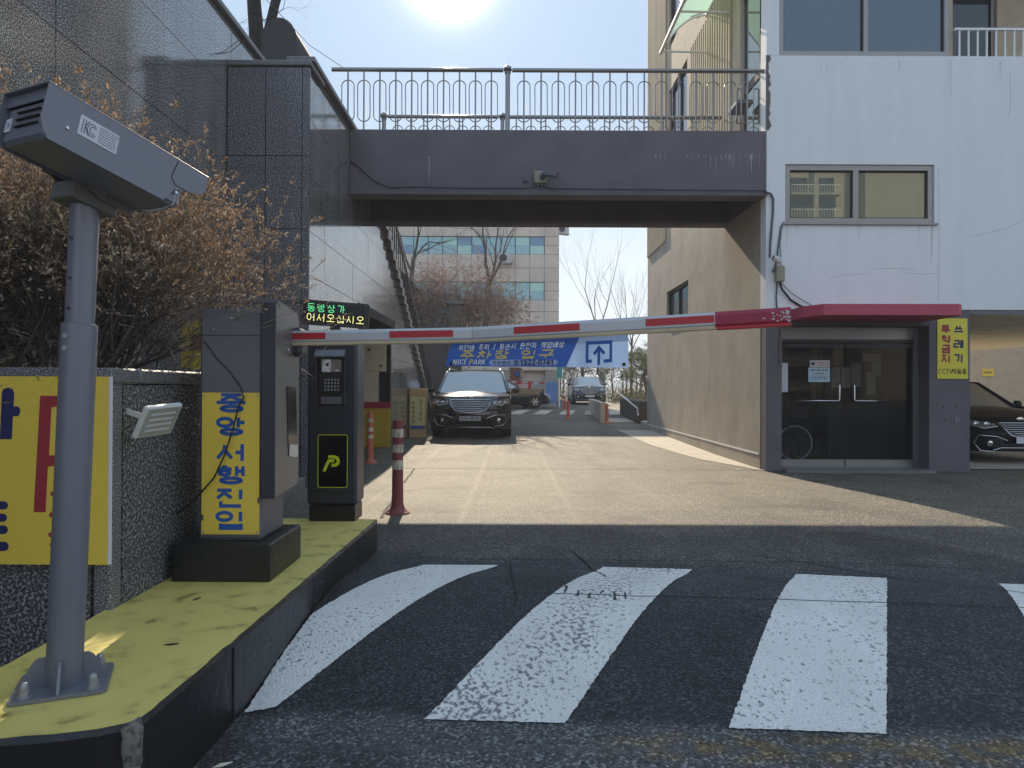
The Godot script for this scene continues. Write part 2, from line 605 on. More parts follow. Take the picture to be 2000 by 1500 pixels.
func jamo(k: String) -> Array:
	var v := func(a: Array) -> Array:
		var o := []
		for i in range(0, a.size(), 2):
			o.append(Vector2(a[i], a[i + 1]))
		return o
	match k:
		"ㄱ": return [v.call([0, 1, 1, 1, 0.95, 0.45, 0.75, 0])]
		"ㄴ": return [v.call([0, 1, 0, 0, 1, 0])]
		"ㄷ": return [v.call([1, 1, 0, 1, 0, 0, 1, 0])]
		"ㄹ": return [v.call([0, 1, 1, 1, 1, 0.5, 0, 0.5, 0, 0, 1, 0])]
		"ㅁ": return [v.call([0, 0, 1, 0, 1, 1, 0, 1, 0, 0])]
		"ㅂ": return [v.call([0, 1, 0, 0, 1, 0, 1, 1]), v.call([0, 0.52, 1, 0.52])]
		"ㅅ": return [v.call([0.5, 1, 0.46, 0.6, 0, 0]), v.call([0.5, 0.62, 1, 0])]
		"ㅆ": return [v.call([0.27, 1, 0.25, 0.6, 0, 0]), v.call([0.27, 0.6, 0.5, 0.1]), v.call([0.73, 1, 0.71, 0.6, 0.5, 0.1]), v.call([0.73, 0.6, 1, 0])]
		"ㅇ": return [ring(Vector2(0.5, 0.5), 0.5, 0.5)]
		"ㅈ": return [v.call([0, 1, 1, 1]), v.call([0.5, 1, 0.46, 0.62, 0, 0]), v.call([0.5, 0.66, 1, 0])]
		"ㅊ": return [v.call([0.28, 1, 0.72, 1]), v.call([0, 0.74, 1, 0.74]), v.call([0.5, 0.74, 0.46, 0.48, 0, 0]), v.call([0.5, 0.5, 1, 0])]
		"ㅋ": return [v.call([0, 1, 1, 1, 0.95, 0.45, 0.75, 0]), v.call([0, 0.52, 0.9, 0.55])]
		"ㅌ": return [v.call([1, 1, 0, 1, 0, 0, 1, 0]), v.call([0, 0.5, 0.95, 0.5])]
		"ㅍ": return [v.call([0, 1, 1, 1]), v.call([0, 0, 1, 0]), v.call([0.28, 1, 0.28, 0]), v.call([0.72, 1, 0.72, 0])]
		"ㅎ": return [v.call([0.3, 1, 0.7, 1]), v.call([0, 0.76, 1, 0.76]), ring(Vector2(0.5, 0.28), 0.36, 0.28)]
		"ㅏ": return [v.call([0.3, 1, 0.3, 0]), v.call([0.3, 0.5, 1, 0.5])]
		"ㅐ": return [v.call([0.15, 1, 0.15, 0]), v.call([0.85, 1, 0.85, 0]), v.call([0.15, 0.5, 0.85, 0.5])]
		"ㅑ": return [v.call([0.3, 1, 0.3, 0]), v.call([0.3, 0.66, 1, 0.66]), v.call([0.3, 0.34, 1, 0.34])]
		"ㅓ": return [v.call([0.75, 1, 0.75, 0]), v.call([0, 0.5, 0.75, 0.5])]
		"ㅔ": return [v.call([0.35, 1, 0.35, 0]), v.call([0.9, 1, 0.9, 0]), v.call([-0.15, 0.5, 0.35, 0.5])]
		"ㅕ": return [v.call([0.75, 1, 0.75, 0]), v.call([0, 0.66, 0.75, 0.66]), v.call([0, 0.34, 0.75, 0.34])]
		"ㅣ": return [v.call([0.6, 1, 0.6, 0])]
		"ㅗ": return [v.call([0, 0, 1, 0]), v.call([0.5, 1, 0.5, 0])]
		"ㅛ": return [v.call([0, 0, 1, 0]), v.call([0.33, 1, 0.33, 0]), v.call([0.67, 1, 0.67, 0])]
		"ㅜ": return [v.call([0, 1, 1, 1]), v.call([0.5, 1, 0.5, 0])]
		"ㅠ": return [v.call([0, 1, 1, 1]), v.call([0.33, 1, 0.33, 0]), v.call([0.67, 1, 0.67, 0])]
		"ㅡ": return [v.call([0, 0.6, 1, 0.6])]
	return []


func syllable(ch: String) -> Array:
	# strokes of a Hangul syllable in a unit square
	var code := ch.unicode_at(0) - 0xAC00
	if code < 0 or code > 11171:
		return []
	var L: String = ["ㄱ", "ㄱ", "ㄴ", "ㄷ", "ㄷ", "ㄹ", "ㅁ", "ㅂ", "ㅂ", "ㅅ", "ㅆ", "ㅇ", "ㅈ", "ㅈ", "ㅊ", "ㅋ", "ㅌ", "ㅍ", "ㅎ"][code / 588]
	var vi := (code % 588) / 28
	var ti := code % 28
	var fin_of := {0: "", 1: "ㄱ", 4: "ㄴ", 7: "ㄷ", 8: "ㄹ", 16: "ㅁ", 17: "ㅂ", 19: "ㅅ", 21: "ㅇ", 22: "ㅈ", 25: "ㅌ"}
	var F: String = fin_of.get(ti, "ㄴ")
	var vv: Array = [["", "ㅏ"], ["", "ㅐ"], ["", "ㅑ"], ["", "ㅐ"], ["", "ㅓ"], ["", "ㅔ"], ["", "ㅕ"], ["", "ㅔ"], ["ㅗ", ""], ["ㅗ", "ㅏ"], ["ㅗ", "ㅐ"], ["ㅗ", "ㅣ"], ["ㅛ", ""], ["ㅜ", ""], ["ㅜ", "ㅓ"], ["ㅜ", "ㅔ"], ["ㅜ", "ㅣ"], ["ㅠ", ""], ["ㅡ", ""], ["ㅡ", "ㅣ"], ["", "ㅣ"]][vi]
	var out := []
	var put := func(k: String, x0: float, x1: float, y0: float, y1: float):
		for s in jamo(k):
			var p := []
			for q in s:
				p.append(Vector2(lerpf(x0, x1, q.x), lerpf(y0, y1, q.y)))
			out.append(p)
	var lo := 0.42 if F else 0.05
	if vv[0] == "":
		put.call(L, 0.06, 0.54, lo + (0.06 if F else 0.1), 0.93)
		put.call(vv[1], 0.66, 0.96, lo if F else 0.02, 0.98)
	elif vv[1] == "":
		put.call(L, 0.16, 0.84, 0.64 if F else 0.5, 0.96)
		if vv[0] in ["ㅜ", "ㅠ"]:
			put.call(vv[0], 0.02, 0.98, 0.36 if F else 0.04, 0.52 if F else 0.36)
		else:
			put.call(vv[0], 0.02, 0.98, 0.44 if F else 0.1, 0.6 if F else 0.42)
	else:
		put.call(L, 0.08, 0.56, 0.6 if F else 0.5, 0.95)
		put.call(vv[0], 0.02, 0.62, lo if F else 0.14, 0.58 if F else 0.42)
		put.call(vv[1], 0.7, 0.96, lo if F else 0.02, 0.98)
	if F:
		put.call(F, 0.18, 0.86, 0.03, 0.30)
	return out


func hangul(text: String, m, parent: Node, at: Vector3, w: float, h: float, weight: float, step: Vector2, basis := Basis.IDENTITY, shear := 0.0, called := "letter"):
	# one mesh per syllable; at is the lower left corner of the first, step the advance in the sign's plane
	var o := Vector2.ZERO
	for ch in text:
		if ch != " ":
			var st := S()
			var k := [0]
			for s in syllable(ch):
				k[0] += 1
				var off := o
				var z: float = 0.00012 * k[0]
				var f := func(p: Vector2) -> Vector3: return at + basis * Vector3(off.x + p.x + p.y * shear, off.y + p.y, z)
				var p := []
				for q in s:
					p.append(Vector2(q.x * w, q.y * h))
				ribbon(st, p, weight, f)
			if k[0]:
				part(called, st, m, parent)
		o += step if ch != " " else step * 0.55


func latin(text: String, m, parent: Node, at: Vector3, height: float, basis := Basis.IDENTITY, bold := false, xscale := 1.0, called := "letter", shear := 0.0) -> MeshInstance3D:
	var tm := TextMesh.new()
	tm.text = text
	var f := SystemFont.new()
	f.font_names = PackedStringArray(["Droid Sans"])
	f.font_weight = 700 if bold else 400
	tm.font = f
	tm.font_size = 64
	tm.pixel_size = height / 64.0 * 1.38
	tm.depth = 0.0008
	var o := MeshInstance3D.new()
	o.name = called
	o.mesh = tm
	o.material_override = M[m] if m is String else m
	var b := basis * Basis(Vector3(xscale, 0, 0), Vector3(shear, 1, 0), Vector3(0, 0, 1))
	o.transform = Transform3D(b, at)
	parent.add_child(o, true)
	return o


func dashes(m, parent: Node, at: Vector3, w: float, h: float, rows: int, cols: int, basis := Basis.IDENTITY, called := "print_line"):
	# small print that the eye cannot read: rows of short bars
	var st := S()
	for i in rows:
		var x := 0.0
		while x < w:
			var l := w / cols * R.randf_range(0.4, 0.9)
			box(st, at + basis * Vector3(x + l / 2, -h * (i + 0.5) / rows, 0), Vector3(l, h / rows * 0.42, 0.0006), basis)
			x += w / cols
	part(called, st, m, parent, "", true)


# ---------- ground ----------
func ground_y(x: float, z: float) -> float:
	# z here counts forward from the camera; a speed hump lies under the crossing
	var xx := clampf(x, -3.0, 4.0)
	var zn := 2.78 - 0.06 * xx
	var zf := 4.8 - 0.1 * xx
	if z <= zn:
		return 0.0
	if z < zf:
		var t := (z - zn) / (zf - zn)
		var k := [0.0, 0.058, 0.112, 0.138, 0.128, 0.085]
		var i := mini(4, int(t * 5))
		var f := t * 5 - i
		var a: float = k[maxi(i - 1, 0)] if i > 0 else 0.0
		var d: float = k[mini(i + 2, 5)]
		var m0: float = (k[i + 1] - a) / 2.0
		var m1: float = (d - k[i]) / 2.0
		var f2 := f * f
		var f3 := f2 * f
		return (2 * f3 - 3 * f2 + 1) * k[i] + (f3 - 2 * f2 + f) * m0 + (-2 * f3 + 3 * f2) * k[i + 1] + (f3 - f2) * m1
	if z < 6.6:
		return 0.083
	if z < 11.2:
		return 0.083 * (1.0 - smoothstep(6.6, 11.2, z))
	return maxf(0.0, minf((z - 14.0) * 0.0125, 0.5))


func on(x: float, z: float, lift := 0.0) -> Vector3:
	return Vector3(x, ground_y(x, z) + lift, -z)


func grid_sheet(xs: Array, zs: Array, tint: Callable) -> ArrayMesh:
	var st := S()
	st.set_smooth_group(0)
	var nx := xs.size()
	for z in zs:
		for x in xs:
			st.set_color(tint.call(x, z))
			st.add_vertex(on(x, z))
	for j in zs.size() - 1:
		for i in nx - 1:
			var a := j * nx + i
			for k in [a, a + nx, a + 1, a + 1, a + nx, a + nx + 1]:
				st.add_index(k)
	st.generate_normals()
	return st.commit()


func steps_of(parts: Array) -> Array:
	var o := []
	for p in parts:
		var n := int(round((p[1] - p[0]) / p[2]))
		for i in n:
			o.append(p[0] + (p[1] - p[0]) * i / n)
	o.append(parts[-1][1])
	return o


func strip_sheet(left: Array, right: Array, n: int, m: int, lift: float, rag := 0.0, tint = null) -> ArrayMesh:
	# a painted sheet between two edges given as (x, z) points, laid on the ground
	var nz := FastNoiseLite.new()
	nz.frequency = 26.0
	nz.fractal_octaves = 3
	nz.seed = R.randi() % 1000
	var along := func(e: Array, t: float) -> Vector2:
		var u := t * (e.size() - 1)
		var i := mini(int(u), e.size() - 2)
		return e[i].lerp(e[i + 1], u - i)
	var st := S()
	st.set_smooth_group(0)
	for j in n + 1:
		var t := float(j) / n
		var a: Vector2 = along.call(left, t)
		var b: Vector2 = along.call(right, t)
		for i in m + 1:
			var s := float(i) / m
			var p := a.lerp(b, s)
			if rag > 0.0 and (i == 0 or i == m or j == 0 or j == n):
				p += Vector2(nz.get_noise_2d(p.x, p.y), nz.get_noise_2d(p.y + 7.0, p.x)) * rag
			if tint != null:
				st.set_color(tint.call(p.x, p.y))
			st.add_vertex(on(p.x, p.y, lift))
	for j in n:
		for i in m:
			var k := j * (m + 1) + i
			for q in [k, k + m + 1, k + 1, k + 1, k + m + 1, k + m + 2]:
				st.add_index(q)
	st.generate_normals()
	return st.commit()


func ground_and_markings():
	var nz := FastNoiseLite.new()
	nz.frequency = 0.9
	nz.fractal_octaves = 4
	var fine := FastNoiseLite.new()
	fine.frequency = 7.0
	fine.fractal_octaves = 4
	var spots := FastNoiseLite.new()
	spots.frequency = 0.55
	spots.seed = 5
	spots.fractal_octaves = 3
	var tint := func(x: float, z: float) -> Color:
		var xx := clampf(x, -3.0, 4.0)
		var zn := 2.78 - 0.06 * xx
		var zf := 4.8 - 0.1 * xx
		var w := nz.get_noise_2d(x, z)
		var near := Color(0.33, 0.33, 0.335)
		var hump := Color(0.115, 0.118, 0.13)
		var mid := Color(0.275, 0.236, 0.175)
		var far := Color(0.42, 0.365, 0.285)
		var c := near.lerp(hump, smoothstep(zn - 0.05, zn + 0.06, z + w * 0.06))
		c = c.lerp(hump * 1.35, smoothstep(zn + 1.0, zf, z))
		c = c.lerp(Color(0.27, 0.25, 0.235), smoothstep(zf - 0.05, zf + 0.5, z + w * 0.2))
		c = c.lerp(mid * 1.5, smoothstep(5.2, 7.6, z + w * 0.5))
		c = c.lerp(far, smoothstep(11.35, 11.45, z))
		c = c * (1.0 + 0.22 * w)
		# traces of old yellow lines, worn into the stones
		var old := smoothstep(0.16, 0.02, absf(z - 2.60 + 0.03 * x)) * smoothstep(0.15, 0.7, x) * smoothstep(-0.25, 0.25, fine.get_noise_2d(x, z))
		c = c.lerp(Color(0.62, 0.40, 0.13), 0.75 * old)
		old = smoothstep(0.16, 0.05, absf(z - 6.1 + 0.75 * (x - 2.6))) * smoothstep(2.3, 2.8, x) * smoothstep(-0.3, 0.3, fine.get_noise_2d(x + 9.0, z))
		c = c.lerp(Color(0.40, 0.31, 0.15), 0.5 * old)
		# wheel tracks and oil
		c = c * (1.0 - 0.16 * smoothstep(0.35, 0.0, absf(x - 0.7 - 0.12 * (z - 5.0))) * smoothstep(4.9, 6.0, z)) * (1.0 - 0.16 * smoothstep(0.35, 0.0, absf(x - 2.2 - 0.12 * (z - 5.0))) * smoothstep(4.9, 6.0, z))
		c = c * (1.0 - 0.35 * smoothstep(0.28, 0.5, spots.get_noise_2d(x, z)))
		# dirt washed against the kerb
		if z > 2.0 and z < 5.3:
			c = c * (1.0 - 0.5 * smoothstep(0.12, 0.0, absf(x + 1.03)))
		return Color(c.r, c.g, c.b, 1)
	var xs := [-420.0, -120.0, -40.0, -18.0, -9.0, -6.0] + steps_of([[-4.2, 9.0, 0.055]]) + [10.0, 12.0, 16.0, 24.0, 40.0, 120.0, 420.0]
	var zs := [-160.0, -60.0, -20.0, -8.0, -3.0] + steps_of([[-1.0, 2.0, 0.25], [2.0, 2.9, 0.02], [2.9, 7.2, 0.045], [7.2, 16.0, 0.16], [16.0, 46.0, 1.5]]) + [60.0, 100.0, 220.0, 700.0]
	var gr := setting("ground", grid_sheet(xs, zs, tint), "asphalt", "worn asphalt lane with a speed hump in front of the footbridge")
	# the crossing
	var V := func(x: float, z: float) -> Vector2: return Vector2(x, z)
	var stripes := [
		[[V.call(-1.06, 2.83), V.call(-1.055, 3.25), V.call(-1.035, 3.70), V.call(-0.83, 4.28), V.call(-0.596, 4.86)], [V.call(-0.952, 2.871), V.call(-0.088, 4.86)]],
		[[V.call(-0.341, 2.78), V.call(0.619, 4.82)], [V.call(0.208, 2.753), V.call(1.214, 4.77)]],
		[[V.call(0.833, 2.72), V.call(1.865, 4.66)], [V.call(1.416, 2.68), V.call(2.416, 4.57)]],
		[[V.call(2.12, 2.66), V.call(3.03, 4.42)], [V.call(2.7, 2.62), V.call(3.6, 4.36)]],
	]
	var wide := FastNoiseLite.new()
	wide.frequency = 1.1
	wide.seed = 12
	wide.fractal_octaves = 3
	var pit := FastNoiseLite.new()
	pit.frequency = 30.0
	pit.fractal_octaves = 5
	pit.fractal_gain = 0.7
	var worn := 0.0
	var paint := func(x: float, z: float) -> Color:
		# paint worn through to the stones, most where wheels pass
		var w := wide.get_noise_2d(x * 1.6, z) * 0.8
		var track := exp(-pow((x - 0.45 - 0.5 * (z - 3.9)) / 0.22, 2.0)) * 0.28 + exp(-pow((x - 1.95 - 0.5 * (z - 3.9)) / 0.16, 2.0)) * 0.12
		var th := 0.36 - 0.45 * maxf(0.0, w) - track - worn
		var k := smoothstep(th, th + 0.16, pit.get_noise_2d(x, z * 0.75))
		var c := Color(0.84, 0.82, 0.78) * (0.93 + 0.12 * w)
		return c.lerp(Color(0.10, 0.10, 0.11), 0.85 * k)
	for i in stripes.size():
		worn = [0.0, 0.16, 0.06, 0.03][i]
		var cover := worn
		var t2 := func(x: float, z: float) -> Color:
			return paint.call(x, z)
		part("crosswalk_stripe", strip_sheet(stripes[i][0], stripes[i][1], 220, 64, 0.0045, 0.006, t2), "white_paint", gr)
	for q in [[1.2, 3.62], [1.27, 3.60], [1.31, 3.63], [0.42, 3.92], [0.36, 3.95], [0.5, 4.0], [0.56, 3.88], [0.30, 4.02], [0.62, 3.9], [0.21, 3.97]]:
		var l: float = R.randf_range(0.06, 0.16)
		part("scuff_mark", strip_sheet([V.call(q[0], q[1]), V.call(q[0] + 0.02, q[1] + l)], [V.call(q[0] + R.randf_range(0.006, 0.022), q[1]), V.call(q[0] + 0.032, q[1] + l)], 8, 1, 0.0068, 0.01), "asphalt_scuff", gr)
	for c in [[[-0.75, 5.05], [2.3, 4.98], [3.2, 4.8], 0.010], [[0.0, 4.95], [0.02, 4.0], [0.02, 3.78], 0.008], [[0.0, 4.0], [1.4, 3.92], [3.3, 3.72], 0.009], [[0.45, 5.3], [0.56, 4.7], [0.6, 4.42], 0.012], [[1.75, 5.2], [2.3, 4.75], [3.1, 3.9], 0.010], [[-2.5, 11.38], [1.0, 11.36], [3.95, 11.3], 0.022], [[-1.55, 11.3], [-1.42, 9.2], [-1.2, 6.6], 0.03], [[-0.9, 4.86], [0.5, 4.93], [2.2, 4.74], 0.006]]:
		var w: float = c[3]
		var pts := []
		for i in 13:
			var t := i / 12.0
			var p := Vector2(c[0][0], c[0][1]).lerp(Vector2(c[1][0], c[1][1]), t * 2) if t < 0.5 else Vector2(c[1][0], c[1][1]).lerp(Vector2(c[2][0], c[2][1]), t * 2 - 1)
			pts.append(p + Vector2(R.randf_range(-0.012, 0.012), R.randf_range(-0.012, 0.012)))
		var l := []
		var r := []
		for i in pts.size():
			var d: Vector2 = (pts[mini(i + 1, 12)] - pts[maxi(i - 1, 0)]).normalized()
			var nn := Vector2(-d.y, d.x) * w / 2
			l.append(pts[i] + nn)
			r.append(pts[i] - nn)
		part("pavement_crack", strip_sheet(l, r, 40, 1, 0.0062), "saw_cut", gr)
	# the strip of concrete along the side of the building
	part("concrete_strip", strip_sheet([V.call(3.05, 20.5), V.call(3.1, 16.0), V.call(3.45, 13.0), V.call(3.98, 11.25)], [V.call(4.0, 20.5), V.call(4.0, 16.0), V.call(4.0, 13.0), V.call(4.0, 11.25)], 30, 3, 0.006), "concrete", gr)
	# far crossing
	for i in 6:
		var x := -0.2 + i * 1.05
		part("far_crosswalk_stripe", strip_sheet([V.call(x, 29.0), V.call(x + 0.5, 33.0)], [V.call(x + 0.55, 29.0), V.call(x + 1.05, 33.0)], 6, 2, 0.02), "concrete", gr)


# ---------- the granite walls on the left ----------
func panels(parent: Node, called: String, xf: Transform3D, poly: Array, xs: Array, ys: Array, m, gap := 0.008, th := 0.03):
	# separate slabs laid on a wall in the xy plane of xf, cut to its outline
	for i in xs.size() - 1:
		for j in ys.size() - 1:
			var cell := PackedVector2Array([Vector2(xs[i] + gap / 2, ys[j] + gap / 2), Vector2(xs[i + 1] - gap / 2, ys[j] + gap / 2), Vector2(xs[i + 1] - gap / 2, ys[j + 1] - gap / 2), Vector2(xs[i] + gap / 2, ys[j + 1] - gap / 2)])
			for p in Geometry2D.intersect_polygons(cell, PackedVector2Array(poly)):
				if Geometry2D.is_polygon_clockwise(p):
					continue
				var a := 0.0
				for k in p.size():
					a += p[k].cross(p[(k + 1) % p.size()]) / 2
				if absf(a) < 0.004:
					continue
				var st := S()
				var t := xf
				t.origin += xf.basis.z * R.randf_range(-0.0012, 0.0012)
				prism(st, Array(p), th, t)
				part(called, st, m, parent)


func left_walls():
	# the tall wall of the raised terrace; its plane is x = -3.6 and xf maps (forward, up) to it
	var side := func(x: float) -> Transform3D: return Transform3D(Basis(Vector3(0, 0, -1), Vector3(0, 1, 0), Vector3(1, 0, 0)), Vector3(x, 0, 0))
	var w := thing("terrace_wall", "tall polished dark granite wall behind the bare shrub, topped by a thin coping", "wall")
	cbox("wall_core", "mortar", w, Vector3(-3.73, 2.95, -4.6), Vector3(0.2, 5.9, 11.4))
	panels(w, "granite_panel", side.call(-3.63), [Vector2(-1.1, 0), Vector2(10.3, 0), Vector2(10.3, 5.9), Vector2(-1.1, 5.9)], [-1.1, 0.37, 2.1, 3.835, 5.57, 7.29, 9.04, 10.3], [0.0, 0.4, 1.33, 2.25, 3.17, 4.1, 5.02, 5.9], "granite_polished")
	cbox("coping", "granite_cap", w, Vector3(-3.7, 5.94, -4.6), Vector3(0.34, 0.075, 11.45), 0.01)
	var p := thing("granite_pier", "black speckled granite pier between the terrace wall and the lane", "pier")
	cbox("pier_core", "mortar", p, Vector3(-3.09, 2.66, -9.5), Vector3(0.96, 5.3, 1.1))
	panels(p, "granite_panel", Transform3D(Basis.IDENTITY, Vector3(0, 0, -8.935)), [Vector2(-3.59, 0), Vector2(-2.55, 0), Vector2(-2.55, 5.32), Vector2(-3.59, 5.32)], [-3.59, -3.11, -2.65, -2.55], [0, 0.55, 1.42, 2.35, 3.28, 4.2, 5.32], "granite_dark", 0.01)
	cbox("coping", "granite_cap", p, Vector3(-3.08, 5.36, -9.2), Vector3(1.1, 0.07, 0.66), 0.01)
	# the polished wall along the passage, with the garage mouth in it and the stair falling behind
	var q := thing("passage_wall", "polished granite wall beside the lane, bright with reflected sky under the bridge", "wall")
	var st := S()
	var prof := [Vector2(8.97, 0), Vector2(11.9, 0), Vector2(11.9, 2.72), Vector2(15.2, 2.72), Vector2(15.2, 0), Vector2(23.5, 0), Vector2(12.6, 5.3), Vector2(12.6, 5.4), Vector2(8.97, 5.4)]
	prism(st, prof, 0.22, side.call(-2.84))
	part("wall_core", st, "mortar", q)
	panels(q, "granite_panel", side.call(-2.615), prof, [8.97, 9.75, 10.65, 11.47, 12.7, 13.87, 15.2, 16.4, 17.6, 18.8, 20.0, 21.2, 22.4, 23.6], [0, 0.95, 1.9, 2.72, 3.28, 3.98, 4.7, 5.4], "granite_polished")
	cbox("coping", "granite_cap", q, Vector3(-2.68, 5.43, -10.8), Vector3(0.36, 0.07, 3.75), 0.01)
	# stair behind it
	var s := thing("outdoor_stair", "outdoor stair falling away from the footbridge beside the lane, dark iron railing on its edge", "stairs")
	for i in 34:
		var z := 12.9 + i * 0.31
		var y := 5.25 - i * 0.151
		cbox("step", "granite_cap", s, Vector3(-3.36, y - 0.1, -z), Vector3(1.72, 0.2, 0.33))
	var rt := []
	for i in 11:
		var z := 13.4 + i * 1.0
		rt.append(Vector3(-2.56, 5.9 - (z - 13.4) * 0.487, -z))
	st = S()
	tube(st, rt, 0.028, 8)
	part("handrail", st, "dull_steel", s)
	for i in 36:
		var z := 13.45 + i * 0.275
		var y := 5.9 - (z - 13.4) * 0.487
		st = S()
		rod(st, Vector3(-2.56, y - 0.9, -z), Vector3(-2.56, y, -z), 0.012, 5)
		part("baluster", st, "cable", s)
	# garage mouth
	var g := thing("underground_garage_entrance", "low underground car park opening with pale jamb, red band and yellow foot", "garage entrance")
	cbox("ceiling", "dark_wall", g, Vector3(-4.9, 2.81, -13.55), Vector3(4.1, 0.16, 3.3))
	cbox("back_wall", "concrete_tan", g, Vector3(-7.05, 1.33, -13.55), Vector3(0.2, 2.8, 3.5))
	cbox("jamb", "concrete_tan", g, Vector3(-4.75, 1.85, -15.32), Vector3(4.3, 1.74, 0.2))
	cbox("red_band", "kerb_red", g, Vector3(-4.75, 0.91, -15.3), Vector3(4.3, 0.14, 0.22))
	cbox("yellow_foot", "bright_yellow", g, Vector3(-4.75, 0.4, -15.3), Vector3(4.3, 0.88, 0.25), 0.01)
	st = S()
	prism(st, rrect(0.62, 0.72, 0.2), 0.03, Transform3D(Basis.IDENTITY, Vector3(-3.25, 0.42, -15.18)))
	part("bump_guard", st, "bright_yellow", g)
	cbox("panel", "concrete_tan", g, Vector3(-3.05, 2.05, -15.2), Vector3(0.72, 0.84, 0.03), 0.008)
	for k in [[-3.2, 1.75], [-2.8, 1.75], [-2.8, 2.33], [-3.05, 2.1]]:
		st = S()
		lathe(st, Vector3(k[0], k[1], -15.17), [Vector2(0.03, 0), Vector2(0.03, 0.012), Vector2(0, 0.014)], 10, Basis(Vector3.RIGHT, PI / 2))
		part("bolt", st, "broken_concrete", g)
	var hd := thing("garage_header_board", "dark slanting soffit board over the garage mouth", "board")
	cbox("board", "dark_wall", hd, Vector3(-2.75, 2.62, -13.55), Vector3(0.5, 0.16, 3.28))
	# raised ground behind the walls
	st = S()
	bx(st, -16, -3.86, -0.2, 5.35, 1.2, -30)
	setting("terrace", st, "soil", "raised terrace behind the granite walls")
	st = S()
	bx(st, -3.84, -2.86, 2.92, 5.3, -10.1, -12.6)
	bx(st, -3.84, -2.86, -0.1, 2.7, -10.1, -11.6)
	setting("terrace_fill", st, "dark_wall", "filling of the terrace beside the lane")
	# low planter wall beside the walkway
	var lw := thing("low_planter_wall", "low speckled granite planter wall between the barrier housing and the pier", "wall")
	cbox("wall_core", "mortar", lw, Vector3(-2.83, 0.61, -6.5), Vector3(0.12, 1.22, 4.76))
	panels(lw, "granite_tile", side.call(-2.767), [Vector2(4.14, 0.06), Vector2(8.88, 0.06), Vector2(8.88, 1.22), Vector2(4.14, 1.22)], [4.14, 4.9, 5.7, 6.5, 7.3, 8.1, 8.88], [0.06, 0.35, 0.78, 1.22], "granite_tile", 0.008, 0.02)
	cbox("coping", "granite_cap", lw, Vector3(-2.83, 1.25, -6.5), Vector3(0.22, 0.06, 4.74), 0.008)
	cbox("base_ledge", "granite_cap", lw, Vector3(-2.66, 0.09, -6.55), Vector3(0.16, 0.17, 4.7), 0.008)


# ---------- the footbridge ----------
func baluster(parent: Node, x: float, y: float, z: float, h: float):
	var st := S()
	rod(st, Vector3(x, y, z), Vector3(x, y + h, z), 0.013, 8)
	lathe(st, Vector3(x, y + h - 0.03, z), [Vector2(0.011, 0), Vector2(0.024, 0.01), Vector2(0.011, 0.025)], 8)
	var b := part("baluster", st, "steel", parent)
	st = S()
	var c := Vector3(x, y + 0.49, z)
	var pts := []
	for i in 24:
		var a := TAU * i / 24
		pts.append(c + Vector3(cos(a) * 0.1, sin(a) * 0.1 + (0.23 if sin(a) > 0 else -0.23), 0))
	tube(st, pts, 0.0085, 6, false, true)
	part("oval_ring", st, "steel", b)


func railing(label: String, x0: float, x1: float, z: float, posts: Array):
	var r := thing("bridge_railing", label, "railing", Vector3.ZERO, 0.0, "")
	var y := 5.38
	var top := 6.37
	var ends := [x0] + posts + [x1]
	for i in ends.size() - 1:
		var st := S()
		tube(st, [Vector3(ends[i] + 0.07 * float(i > 0), top, z), Vector3(ends[i + 1] - 0.07 * float(i < ends.size() - 2), top, z)], 0.034, 14)
		part("top_rail", st, "steel", r)
	for p in posts:
		var st := S()
		lathe(st, Vector3(p, y, z), [Vector2(0.06, 0), Vector2(0.06, 0.015), Vector2(0.038, 0.02), Vector2(0.038, 0.93), Vector2(0.05, 0.935), Vector2(0.05, 0.95), Vector2(0.03, 0.955), Vector2(0.055, 0.97), Vector2(0.07, 0.995), Vector2(0.06, 1.035), Vector2(0.03, 1.06), Vector2(0, 1.065)], 18)
		part("post", st, "steel", r)
	for i in ends.size() - 1:
		var n := int((ends[i + 1] - ends[i] - 0.2) / 0.28)
		if n < 1:
			continue
		for k in n + 1:
			baluster(r, lerpf(ends[i] + 0.26, ends[i + 1] - 0.26, float(k) / n), y, z, top - y)


